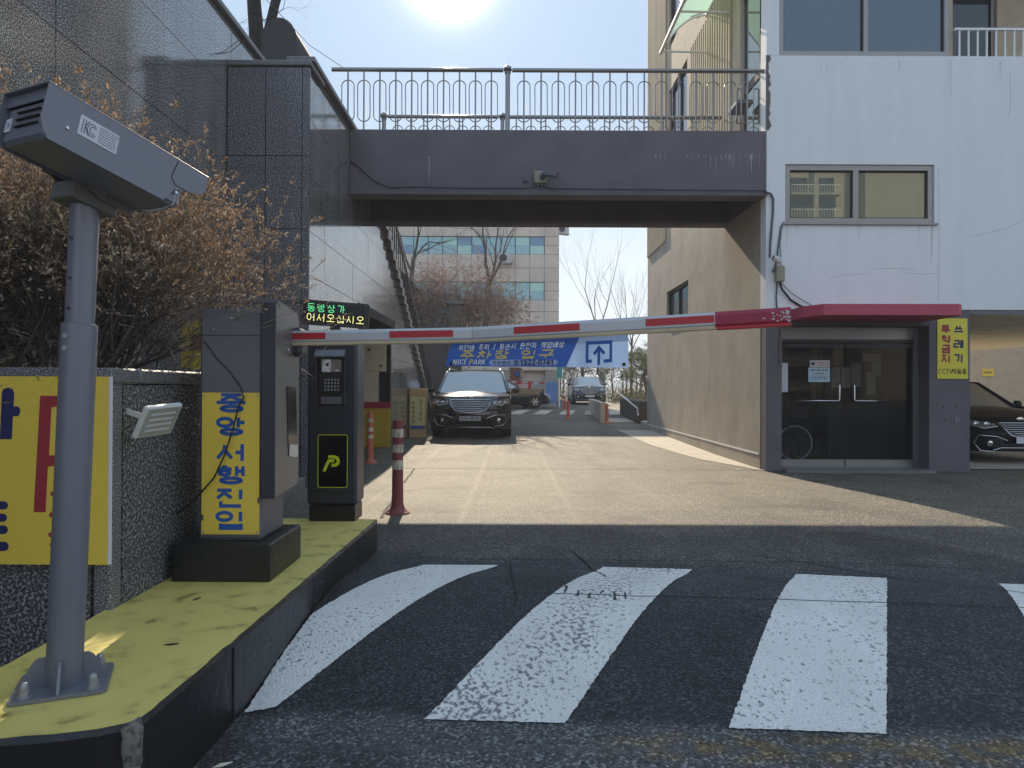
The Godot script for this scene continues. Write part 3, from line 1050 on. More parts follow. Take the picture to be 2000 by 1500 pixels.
func footbridge():
	var b := thing("footbridge", "dark painted concrete footbridge spanning the car park entrance", "bridge")
	# near beam with a nib along its foot
	var st := S()
	prism(st, [Vector2(11.2, 4.42), Vector2(11.17, 4.40), Vector2(11.17, 4.34), Vector2(11.5, 4.34), Vector2(11.5, 4.95), Vector2(13.08, 4.95), Vector2(13.08, 4.37), Vector2(13.12, 4.33), Vector2(13.4, 4.33), Vector2(13.4, 5.37), Vector2(11.2, 5.37)], 6.585, Transform3D(Basis(Vector3(0, 0, -1), Vector3(0, 1, 0), Vector3(1, 0, 0)), Vector3(-2.58, 0, 0)))
	part("deck_and_beams", st, "bridge_paint", b)
	cbox("bearing_face", "bridge_paint", b, Vector3(3.985, 4.65, -12.3), Vector3(0.03, 0.6, 1.5))
	for s in [[1.85, 2.55, 5.0, 4.93], [2.75, 3.15, 5.0, 4.8], [3.2, 4.0, 5.0, 4.55], [-1.33, -1.32, 4.95, 4.45]]:
		st = S()
		var x: float = s[0]
		while x < s[1]:
			var full: float = s[2] - s[3]
			var l := full * (R.randf_range(0.1, 0.5) if R.randf() < 0.6 else R.randf_range(0.6, 1.6))
			var wd := R.randf_range(0.003, 0.016)
			var top: float = s[2] + R.randf_range(-0.012, 0.004)
			face(st, [Vector3(x - wd * 0.3, top, -11.197), Vector3(x + wd * 1.2, top, -11.197), Vector3(x + wd * 0.8, top - l * 0.6, -11.197), Vector3(x + wd * 0.3, top - l, -11.197)], Vector3.BACK)
			x += R.randf_range(0.015, 0.09)
		part("lime_streak", st, "lime_stain", b, "", true)
	railing("front stainless railing of the footbridge with long oval rings, facing the street", -2.9, 4.0, -11.32, [-0.09])
	railing("rear stainless railing of the footbridge, seen low behind the front one", -2.5, 3.9, -13.28, [-2.42, -0.2])
	# camera on the beam
	var c := thing("bridge_security_camera", "small grey bullet camera on a pale junction box fixed to the bridge beam", "security camera")
	cbox("junction_box", "box_cream", c, Vector3(0.43, 4.61, -11.16), Vector3(0.19, 0.19, 0.08), 0.012)
	st = S()
	lathe(st, Vector3(0.47, 4.61, -11.12), [Vector2(0.055, 0), Vector2(0.055, 0.03), Vector2(0.02, 0.05), Vector2(0.02, 0.07)], 14, Basis(Vector3.RIGHT, PI / 2))
	part("mount", st, "machine_grey", c)
	st = S()
	tube(st, [Vector3(0.45, 4.64, -11.06), Vector3(0.46, 4.635, -11.055), Vector3(0.66, 4.575, -10.95), Vector3(0.68, 4.57, -10.94)], [0.02, 0.035, 0.035, 0.025], 14)
	part("body", st, "machine_grey", c)
	st = S()
	tube(st, [Vector3(0.48, 4.668, -11.045), Vector3(0.70, 4.603, -10.93)], 0.022, 8)
	part("sun_shield", st, "machine_grey", c)
	for k in [-0.03, 0.03]:
		st = S()
		rod(st, Vector3(0.42 + k, 4.515, -11.16), Vector3(0.42 + k, 4.485, -11.16), 0.012, 8)
		part("cable_gland", st, "galvanised", c)
	var e := thing("empty_camera_bracket", "small dark bracket left on the bridge beam beside the camera", "bracket")
	st = S()
	lathe(st, Vector3(0.2, 4.57, -11.2), [Vector2(0.04, 0), Vector2(0.04, 0.02), Vector2(0.015, 0.03), Vector2(0.02, 0.08), Vector2(0.0, 0.085)], 12, Basis(Vector3.RIGHT, PI / 2))
	part("bracket", st, "bridge_paint", e)
	var k := thing("bridge_cable", "black cable sagging along the foot of the bridge beam", "cable")
	var pts := []
	for q in [[-2.56, 4.86, 11.19], [-2.45, 4.78, 11.18], [-2.2, 4.55, 11.17], [-1.95, 4.44, 11.17], [-1.5, 4.445, 11.15], [-0.8, 4.43, 11.15], [0.2, 4.435, 11.15], [0.42, 4.47, 11.14], [0.6, 4.43, 11.15], [2.0, 4.42, 11.15], [3.98, 4.41, 11.15]]:
		pts.append(Vector3(q[0], q[1], -q[2]))
	st = S()
	tube(st, pts, 0.009, 6)
	part("cable", st, "cable", k)
	var wires := [["overhead_wire", "thin overhead wire running down from the terrace wall coping to the bridge railing", [[-3.6, 6.9, 9.2], [-3.45, 6.7, 9.9], [-3.1, 6.5, 10.8], [-2.7, 6.38, 11.3]]], ["overhead_wire", "thin slack wire crossing the sky left of the terrace tree", [[-3.9, 7.6, 9.0], [-3.95, 7.35, 10.0], [-4.0, 7.15, 11.4]]], ["overhead_wire", "thin wire across the face of the tall polished wall", [[-3.56, 5.9, 9.4], [-3.56, 5.5, 8.9], [-3.56, 5.28, 8.5]]]]
	for w in wires:
		var v := []
		for q in w[2]:
			v.append(Vector3(q[0], q[1], -q[2]))
		st = S()
		tube(st, v, 0.005, 5)
		part("wire", st, "cable", thing(w[0], w[1], "wire"))


# ---------- the building on the right ----------
func window_unit(parent: Node, called: String, xf: Transform3D, x0: float, x1: float, y0: float, y1: float, splits: Array, glass, frame := "aluminium", fw := 0.06, deep := 0.06):
	# a frame in the xy plane of xf with panes between its mullions
	var st := S()
	var xs := [x0] + splits + [x1]
	var holes := []
	for i in xs.size() - 1:
		holes.append([xs[i] + fw * (1.0 if i == 0 else 0.5), xs[i + 1] - fw * (1.0 if i == xs.size() - 2 else 0.5), y0 + fw, y1 - fw])
	wall_holes(st, xf, x0, x1, y0, y1, deep, holes)
	var f := part(called, st, frame, parent)
	for h in holes:
		st = S()
		var t := xf
		t.origin += xf.basis.z * -deep * 0.7
		wall_holes(st, t, h[0] - 0.003, h[1] + 0.003, h[2] - 0.003, h[3] + 0.003, 0.008, [])
		part("pane", st, glass, f)
		st = S()
		t.origin += xf.basis.z * 0.014
		wall_holes(st, t, h[0], h[1], h[2], h[3], 0.012, [[h[0] + 0.022, h[1] - 0.022, h[2] + 0.022, h[3] - 0.022]])
		part("glazing_bead", st, "black_plastic", f)


func white_building():
	var F := Transform3D(Basis.IDENTITY, Vector3(0, 0, -11.2))
	var b := thing("apartment_building", "white rendered building on the right with brown side wall, dark entrance and upper windows", "building")
	var st := S()
	wall_holes(st, F, 4.0, 15.0, 2.56, 6.57, 0.25, [[4.3, 6.66, 3.92, 4.85]])
	part("front_wall", st, "facade_white", b)
	# hairline cracks in the render
	for c in [[[5.0, 3.05], [5.25, 3.1], [5.6, 3.12]], [[5.7, 3.2], [6.1, 3.21], [6.35, 3.19]], [[6.72, 4.8], [6.73, 3.7], [6.72, 2.7]], [[7.2, 3.7], [7.8, 3.85], [8.2, 4.05]], [[7.85, 6.3], [7.86, 5.9], [7.84, 5.6]], [[6.2, 3.14], [6.5, 3.12], [6.7, 3.13]]]:
		st = S()
		var pts := []
		for q in c:
			pts.append(Vector2(q[0], q[1]))
		ribbon(st, pts, 0.006, func(p: Vector2) -> Vector3: return Vector3(p.x, p.y, -11.1975))
		part("hairline_crack", st, "crack", b)
	st = S()
	for q in [[4.36, 3.88, 0.5], [4.5, 3.88, 0.25], [5.45, 3.88, 0.3], [6.45, 3.88, 0.45], [6.6, 3.88, 0.8], [4.9, 6.5, 0.5], [6.1, 6.5, 0.35], [6.9, 6.5, 0.9], [7.7, 6.5, 0.5], [5.2, 6.5, 0.25], [8.4, 6.5, 0.7]]:
		for i in 3:
			var x: float = q[0] + R.randf_range(-0.05, 0.05)
			var l: float = q[2] * R.randf_range(0.3, 1.0)
			var wd := R.randf_range(0.003, 0.014)
			face(st, [Vector3(x, q[1], -11.1983), Vector3(x + wd, q[1], -11.1983), Vector3(x + wd * 0.8, q[1] - l * 0.7, -11.1983), Vector3(x + wd * 0.3, q[1] - l, -11.1983)], Vector3.BACK)
	part("rain_streaks", st, "dirt_streak", b, "", true)
	window_unit(b, "window", Transform3D(Basis.IDENTITY, Vector3(0, 0, -11.23)), 4.3, 6.66, 3.92, 4.85, [5.43], "window_mirror", "aluminium", 0.085, 0.08)
	cbox("window_sill", "aluminium", b, Vector3(5.48, 3.905, -11.2), Vector3(2.44, 0.035, 0.08), 0.006)
	# upper storey: glazed balcony, then an open one
	window_unit(b, "balcony_glazing", Transform3D(Basis.IDENTITY, Vector3(0, 0, -11.26)), 4.22, 6.92, 6.6, 9.0, [5.6], "upper_glass", "aluminium", 0.07, 0.08)
	cbox("upper_corner_post", "facade_white", b, Vector3(4.1, 7.8, -11.35), Vector3(0.2, 2.45, 0.3))
	cbox("balcony_floor", "facade_grey", b, Vector3(9.5, 6.5, -12.0), Vector3(10.9, 0.14, 1.1))
	st = S()
	wall_holes(st, Transform3D(Basis.IDENTITY, Vector3(0, 0, -12.6)), 6.95, 15.0, 6.57, 9.05, 0.2, [[7.0, 8.6, 6.7, 8.7], [9.2, 11.5, 6.7, 8.7]])
	part("balcony_back_wall", st, "tan_plaster", b)
	window_unit(b, "balcony_door", Transform3D(Basis.IDENTITY, Vector3(0, 0, -12.66)), 7.0, 8.6, 6.7, 8.7, [7.8], "dark_glass")
	window_unit(b, "balcony_door", Transform3D(Basis.IDENTITY, Vector3(0, 0, -12.66)), 9.2, 11.5, 6.7, 8.7, [10.3], "dark_glass")
	cbox("balcony_side_wall", "tan_plaster", b, Vector3(6.985, 7.8, -11.95), Vector3(0.1, 2.4, 1.2))
	cbox("balcony_rail", "white_frame", b, Vector3(9.5, 7.02, -11.25), Vector3(5.0, 0.035, 0.04))
	for i in 32:
		cbox("railing_bar", "white_frame", b, Vector3(7.08 + i * 0.145, 6.79, -11.25), Vector3(0.022, 0.43, 0.022))
	st = S()
	wall_holes(st, F, 4.0, 15.0, 9.02, 13.5, 0.25, [[4.3, 6.66, 10.4, 11.6], [7.4, 9.4, 10.4, 11.6]])
	part("top_storey_wall", st, "facade_white", b)
	window_unit(b, "window", Transform3D(Basis.IDENTITY, Vector3(0, 0, -11.23)), 4.3, 6.66, 10.4, 11.6, [5.43], "upper_glass")
	window_unit(b, "window", Transform3D(Basis.IDENTITY, Vector3(0, 0, -11.23)), 7.4, 9.4, 10.4, 11.6, [8.4], "upper_glass")
	cbox("roof", "facade_grey", b, Vector3(9.5, 13.4, -16.1), Vector3(11.0, 0.2, 9.9))
	# ground storey: grey piers and lintel round the glass doors
	cbox("left_entrance_pier", "facade_grey", b, Vector3(4.13, 1.28, -11.42), Vector3(0.25, 2.55, 0.44))
	cbox("right_entrance_pier", "facade_grey", b, Vector3(6.9, 1.28, -11.5), Vector3(0.64, 2.55, 0.6))
	cbox("entrance_lintel", "facade_grey", b, Vector3(5.42, 2.43, -11.46), Vector3(2.32, 0.25, 0.5))
	cbox("threshold", "granite_cap", b, Vector3(5.42, 0.02, -11.35), Vector3(2.32, 0.05, 0.7))
	st = S()
	prism(st, [Vector2(4.32, 11.2), Vector2(4.34, 10.6), Vector2(4.50, 10.25), Vector2(6.42, 10.2), Vector2(6.52, 10.3), Vector2(6.52, 11.2)], 0.16, Transform3D(Basis(Vector3(1, 0, 0), Vector3(0, 0, -1), Vector3(0, 1, 0)), Vector3(0, 2.37, 0)))
	part("entrance_canopy", st, "canopy_red", b, "red painted canopy slab")
	# doors
	var D := Transform3D(Basis.IDENTITY, Vector3(0, 0, -11.5))
	st = S()
	wall_holes(st, D, 4.26, 6.58, 0.04, 2.3, 0.08, [[4.29, 6.50, 0.04, 2.1]])
	part("door_frame", st, "dull_steel", b)
	cbox("transom", "machine_dark", b, Vector3(5.4, 2.08, -11.53), Vector3(2.2, 0.05, 0.07))
	for k in 2:
		var x0 := 4.30 + k * 1.105
		var d := cbox("door", "dull_steel", b, Vector3(x0 + 0.545, 0.1, -11.53), Vector3(1.09, 0.12, 0.05), 0.004)
		st = S()
		bx(st, x0, x0 + 1.09, 0.165, 2.05, -11.537, -11.525)
		part("pane", st, "door_pane", d)
		cbox("top_rail", "machine_dark", d, Vector3(x0 + 0.545, 2.0, -11.53), Vector3(1.09, 0.06, 0.045), 0.004)
		st = S()
		var hx := x0 + (0.985 if k == 0 else 0.12)
		var far := hx + (-0.66 if k == 0 else 0.62)
		tube(st, [Vector3(hx, 1.38, -11.52), Vector3(hx, 1.38, -11.46), Vector3(hx, 1.36, -11.455), Vector3(hx, 1.13, -11.455), Vector3(hx + (-0.02 if k == 0 else 0.02), 1.11, -11.455), Vector3(far, 1.11, -11.455), Vector3(far, 1.11, -11.52)], 0.014, 8)
		part("handle", st, "chrome", d)
	var n1 := thing("door_notice", "small white security notice taped to the left glass door above the blue one", "notice")
	cbox("sheet", "paper", n1, Vector3(4.99, 1.71, -11.519), Vector3(0.32, 0.11, 0.004))
	dashes("ink_red", n1, Vector3(4.95, 1.745, -11.5165), 0.19, 0.07, 2, 6)
	cbox("camera_symbol", "ink_navy", n1, Vector3(4.88, 1.71, -11.5165), Vector3(0.06, 0.045, 0.001))
	var n2 := thing("door_notice", "pale blue notice sheet taped to the left glass door", "notice")
	cbox("sheet", "paper_blue", n2, Vector3(4.98, 1.53, -11.519), Vector3(0.35, 0.235, 0.004))
	dashes("ink_navy", n2, Vector3(4.85, 1.63, -11.5165), 0.27, 0.05, 1, 6)
	dashes("ink_red", n2, Vector3(4.88, 1.57, -11.5165), 0.2, 0.04, 1, 5)
	dashes("ink_blue", n2, Vector3(4.84, 1.52, -11.5165), 0.28, 0.07, 3, 8)
	var ib := thing("wall_box", "white intercom box on the left edge of the glass doors", "box")
	cbox("case", "label_white", ib, Vector3(4.37, 1.48, -11.46), Vector3(0.14, 0.47, 0.08), 0.01)
	# the lobby behind the glass
	var L := thing("entrance_lobby", "dim entrance lobby with a short stair and notice board behind the glass doors", "lobby")
	cbox("floor", "lobby_step", L, Vector3(5.45, 0.02, -13.6), Vector3(2.4, 0.06, 4.0))
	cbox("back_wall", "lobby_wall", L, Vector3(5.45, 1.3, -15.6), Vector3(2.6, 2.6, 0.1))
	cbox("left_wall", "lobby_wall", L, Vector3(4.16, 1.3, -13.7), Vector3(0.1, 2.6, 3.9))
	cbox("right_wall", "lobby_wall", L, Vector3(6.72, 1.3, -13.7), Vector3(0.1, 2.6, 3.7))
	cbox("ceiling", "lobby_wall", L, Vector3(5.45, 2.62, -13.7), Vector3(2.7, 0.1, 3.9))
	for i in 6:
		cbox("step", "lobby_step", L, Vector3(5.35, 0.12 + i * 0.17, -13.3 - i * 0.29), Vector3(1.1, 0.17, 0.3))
	for k in [4.92, 5.06]:
		st = S()
		lathe(st, Vector3(k, 0.05, -12.5), [Vector2(0.016, 0), Vector2(0.016, 0.78), Vector2(0.03, 0.8), Vector2(0.03, 0.83), Vector2(0, 0.86)], 10)
		part("rail_post", st, "steel", L)
	cbox("notice_board", "board_dark", L, Vector3(6.0, 1.55, -12.5), Vector3(1.05, 0.95, 0.06), 0.01)
	cbox("board_wall", "lobby_wall", L, Vector3(6.15, 1.3, -12.62), Vector3(1.1, 2.5, 0.14))
	for k in [[5.68, 1.5, 0.15, 0.36], [5.86, 1.5, 0.15, 0.36], [6.04, 1.55, 0.17, 0.42], [6.3, 1.4, 0.15, 0.4], [6.4, 1.72, 0.16, 0.4], [6.25, 1.86, 0.2, 0.14]]:
		cbox("board_sheet", "paper", L, Vector3(k[0], k[1], -12.465), Vector3(k[2], k[3], 0.004))
	# side wall along the passage (x = 4.0), drawn with (forward, up) axes
	var SW := Transform3D(Basis(Vector3(0, 0, 1), Vector3(0, 1, 0), Vector3(-1, 0, 0)), Vector3(4.0, 0, 0))
	st = S()
	wall_holes(st, SW, -20.9, -11.45, -0.1, 5.1, 0.25, [[-18.4, -16.15, 2.75, 3.78]])
	part("side_wall", st, "side_plaster", b)
	cbox("base_line", "facade_white", b, Vector3(3.997, 0.24, -16.2), Vector3(0.012, 0.025, 9.4))
	window_unit(b, "side_window", SW.translated(Vector3(0.06, 0, 0)), -18.4, -16.15, 2.75, 3.78, [-17.3], "upper_glass", "machine_dark", 0.06, 0.06)
	for k in 2:
		cbox("hopper_sash", "white_frame", b, Vector3(3.96, 2.98, -17.8 + k * 1.1), Vector3(0.03, 0.05, 0.95), 0.0, Basis(Vector3(0, 0, 1), 0.3))
	# upper side wall: ribbed fields, windows and the glass door onto the bridge
	st = S()
	wall_holes(st, SW, -20.9, -11.45, 5.1, 13.5, 0.25, [[-12.5, -11.5, 5.4, 8.2], [-18.2, -16.3, 6.3, 8.9], [-18.2, -16.3, 10.0, 12.0]])
	part("upper_side_wall", st, "tan_plaster", b)
	for f in [[13.0, 15.9, 5.12, 8.9], [18.5, 20.85, 5.12, 13.4], [13.0, 15.9, 9.6, 13.4]]:
		var z: float = f[0]
		while z < f[1]:
			cbox("wall_rib", "rib_plaster", b, Vector3(3.975, (f[2] + f[3]) / 2, -z), Vector3(0.05, f[3] - f[2], 0.085), 0.012)
			z += 0.165
	window_unit(b, "side_window", SW.translated(Vector3(0.05, 0, 0)), -18.2, -16.3, 6.3, 8.9, [-17.2], "upper_glass", "machine_dark")
	window_unit(b, "side_window", SW.translated(Vector3(0.05, 0, 0)), -18.2, -16.3, 10.0, 12.0, [-17.2], "upper_glass", "machine_dark")
	window_unit(b, "bridge_door", SW.translated(Vector3(0.03, 0, 0)), -12.5, -11.5, 5.4, 8.2, [], "window_mirror", "aluminium", 0.08, 0.06)
	st = S()
	tube(st, [Vector3(3.95, 6.5, -12.3), Vector3(3.88, 6.5, -12.3), Vector3(3.88, 5.9, -12.3), Vector3(3.95, 5.9, -12.3)], 0.015, 8)
	part("door_pull", st, "steel", b)
	cbox("far_wall", "tan_plaster", b, Vector3(9.5, 8.05, -20.95), Vector3(11.0, 10.8, 0.1))
	cbox("far_wall_foot", "tan_plaster", b, Vector3(5.55, 1.28, -20.95), Vector3(3.1, 2.7, 0.1))
	# end shelf of the door closer, a grey box beside the door
	cbox("door_operator", "machine_grey", b, Vector3(3.86, 6.08, -12.05), Vector3(0.28, 0.09, 0.5), 0.02)
	# flaking edge where the render stops above the bridge
	var jag := [Vector2(3.99, 5.38), Vector2(3.99, 6.57)]
	for i in 19:
		jag.append(Vector2(4.035 + R.randf_range(-0.012, 0.045), 6.57 - i * 0.066))
	st = S()
	prism(st, jag, 0.01, Transform3D(Basis.IDENTITY, Vector3(0, 0, -11.199)))
	part("bare_edge", st, "broken_concrete", b)
	# open garage beside the entrance
	cbox("garage_lintel", "machine_grey", b, Vector3(11.1, 2.52, -11.35), Vector3(7.76, 0.06, 0.3))
	cbox("garage_party_wall", "tan_plaster", b, Vector3(7.13, 1.3, -16.0), Vector3(0.16, 2.6, 8.2))
	for i in 44:
		cbox("ceiling_slat", "soffit_tan", b, Vector3(10.6, 2.5 - 0.012 * (i % 2), -11.62 - i * 0.215), Vector3(6.7, 0.03, 0.2))
	part("garage_floor", strip_sheet([Vector2(7.24, 11.55), Vector2(7.24, 19.0), Vector2(7.24, 26.8)], [Vector2(17.0, 11.55), Vector2(17.0, 19.0), Vector2(17.0, 26.8)], 30, 4, 0.012), "concrete", b)
	cbox("garage_pillar", "soffit_tan", b, Vector3(9.35, 1.25, -15.5), Vector3(0.4, 2.5, 0.4), 0.02)
	cbox("garage_right_wall", "tan_plaster", b, Vector3(17.0, 1.3, -16.0), Vector3(0.2, 2.6, 9.0))
	var gw := thing("yard_wall", "sunlit tan yard wall seen through the open garage", "wall")
	cbox("wall", "tan_plaster", gw, Vector3(15.0, 1.6, -27.0), Vector3(16.0, 3.4, 0.25))
	var gs := thing("small_yellow_sign", "small yellow notice on the tan wall at the back of the garage", "sign")
	cbox("plate", "sign_yellow", gs, Vector3(18.0, 1.95, -26.86), Vector3(0.45, 0.28, 0.02))
	dashes("ink_black", gs, Vector3(17.84, 2.02, -26.848), 0.32, 0.13, 1, 5)
	# rubbish sign on the pier
	var t := thing("rubbish_sign", "tall yellow sign with red and black lettering on the grey pier beside the doors", "sign")
	st = S()
	prism(st, [Vector2(6.70, 1.47), Vector2(7.185, 1.47), Vector2(7.17, 2.42), Vector2(6.70, 2.42)], 0.012, Transform3D(Basis.IDENTITY, Vector3(0, 0, -11.197)))
	part("plate", st, "sign_lemon", t)
	for i in 4:
		hangul("투척금지"[i], "ink_red", t, Vector3(6.76, 2.185 - i * 0.155, -11.1835), 0.145, 0.125, 0.027, Vector2.ZERO)
	for i in 3:
		hangul("쓰레기"[i], "ink_navy", t, Vector3(6.955, 2.175 - i * 0.225, -11.1835), 0.15, 0.13, 0.027, Vector2.ZERO)
	latin("CCTV", "ink_black", t, Vector3(6.825, 1.585, -11.1835), 0.075)
	hangul("작동중", "ink_black", t, Vector3(6.93, 1.545, -11.1835), 0.07, 0.078, 0.011, Vector2(0.078, 0))
	for k in [[6.8, 1.02], [7.0, 1.02], [6.83, 0.82]]:
		st = S()
		lathe(st, Vector3(k[0], k[1], -11.2), [Vector2(0.014, 0), Vector2(0.014, 0.003), Vector2(0, 0.004)], 8, Basis(Vector3.RIGHT, PI / 2))
		part("anchor_hole", st, "black_plastic", b)
	st = S()
	tube(st, [Vector3(7.0, 0.86, -11.18), Vector3(6.985, 0.80, -11.17), Vector3(7.0, 0.76, -11.17), Vector3(7.03, 0.78, -11.17), Vector3(7.03, 0.84, -11.17)], 0.006, 6, false, true)
	var hk := thing("hook", "small bent wire hook on the grey pier under the yellow sign", "hook")
	part("wire", st, "galvanised", hk)
	# security camera, box and cables at the corner
	var c := thing("corner_security_camera", "white security camera with a cream junction box at the corner of the white wall", "security camera")
	cbox("junction_box", "box_cream", c, Vector3(4.19, 3.1, -11.13), Vector3(0.13, 0.25, 0.11), 0.01)
	st = S()
	tube(st, [Vector3(4.17, 3.3, -11.1), Vector3(4.05, 3.32, -10.98), Vector3(4.02, 3.325, -10.95)], [0.045, 0.05, 0.04], 12)
	part("body", st, "lamp_white", c)
	st = S()
	lathe(st, Vector3(4.02, 3.325, -10.95), [Vector2(0.036, 0.0), Vector2(0.036, 0.006), Vector2(0, 0.008)], 12, Basis(Vector3(0.77, 0.55, 0.0).normalized().cross(Vector3.UP).normalized(), 1.2))
	part("lens", st, "black_gloss", c)
	st = S()
	tube(st, [Vector3(4.1, 3.28, -11.03), Vector3(4.1, 3.2, -11.08), Vector3(4.1, 3.15, -11.18)], 0.022, 8)
	part("bracket", st, "galvanised", c)
	var cable := func(label: String, m: String, r: float, pts: Array):
		var o := thing("wall_cable", label, "cable")
		var v := []
		for q in pts:
			v.append(Vector3(q[0], q[1], -q[2]))
		var s2 := S()
		tube(s2, v, r, 7)
		part("cable", s2, m, o)
	cable.call("thick grey conduit bending down from the bridge beam to the corner camera", "cable_grey", 0.018, [[3.98, 4.39, 11.15], [4.06, 4.37, 11.17], [4.1, 4.3, 11.175], [4.1, 4.1, 11.175], [4.06, 3.6, 11.175], [4.04, 3.36, 11.15]])
	cable.call("pale thin conduit from the lower left corner of the window to the junction box", "galvanised", 0.011, [[4.32, 3.92, 11.18], [4.27, 3.9, 11.18], [4.24, 3.8, 11.185], [4.22, 3.6, 11.185], [4.22, 3.22, 11.16]])
	cable.call("grey conduit left of the pale one, window corner to camera", "cable_grey", 0.013, [[4.28, 3.93, 11.185], [4.23, 3.86, 11.185], [4.18, 3.5, 11.185], [4.15, 3.3, 11.15]])
	cable.call("black cable looping from the junction box to the red canopy", "cable", 0.016, [[4.19, 2.98, 11.14], [4.24, 2.86, 11.15], [4.38, 2.7, 11.17], [4.55, 2.6, 11.18], [4.72, 2.56, 11.18]])
	cable.call("thin black wire above the looping cable by the red canopy", "cable", 0.005, [[4.2, 2.98, 11.14], [4.4, 2.8, 11.17], [4.62, 2.67, 11.18], [4.8, 2.57, 11.18]])
	cable.call("grey pipe dropping straight from the junction box behind the red canopy", "cable_grey", 0.012, [[4.16, 2.98, 11.15], [4.155, 2.75, 11.18], [4.17, 2.5, 11.18]])
	cable.call("black wire running down the grey pier left of the doors", "cable", 0.006, [[4.22, 2.3, 11.195], [4.2, 1.9, 11.195], [4.21, 1.72, 11.195], [4.25, 1.66, 11.2]])
	# green awning over the bridge door
	var a := thing("green_awning", "translucent green awning with white frame above the glass door on the bridge", "awning")
	st = S()
	st.set_smooth_group(1)
	var arc := []
	for i in 9:
		var u := i / 8.0
		arc.append(Vector2(3.98 - 0.95 * u, 9.0 - 0.75 * pow(u, 2.2)))
	for i in 8:
		quad(st, Vector3(arc[i].x, arc[i].y, -11.6), Vector3(arc[i + 1].x, arc[i + 1].y, -11.6), Vector3(arc[i + 1].x, arc[i + 1].y, -14.5), Vector3(arc[i].x, arc[i].y, -14.5))
	st.set_smooth_group(-1)
	part("sheet", st, "awning_green", a)
	for z in [11.55, 13.0, 14.55]:
		st = S()
		var v := []
		for q in arc:
			v.append(Vector3(q.x, q.y - 0.03, -z))
		v.append(Vector3(3.98, 8.2, -z))
		tube(st, v, 0.022, 8)
		part("rib", st, "white_frame", a)
	cbox("outer_rail", "white_frame", a, Vector3(3.03, 8.2, -13.05), Vector3(0.06, 0.06, 3.1), 0.01)
	cbox("wall_rail", "white_frame", a, Vector3(3.96, 8.97, -13.05), Vector3(0.06, 0.06, 3.1), 0.01)


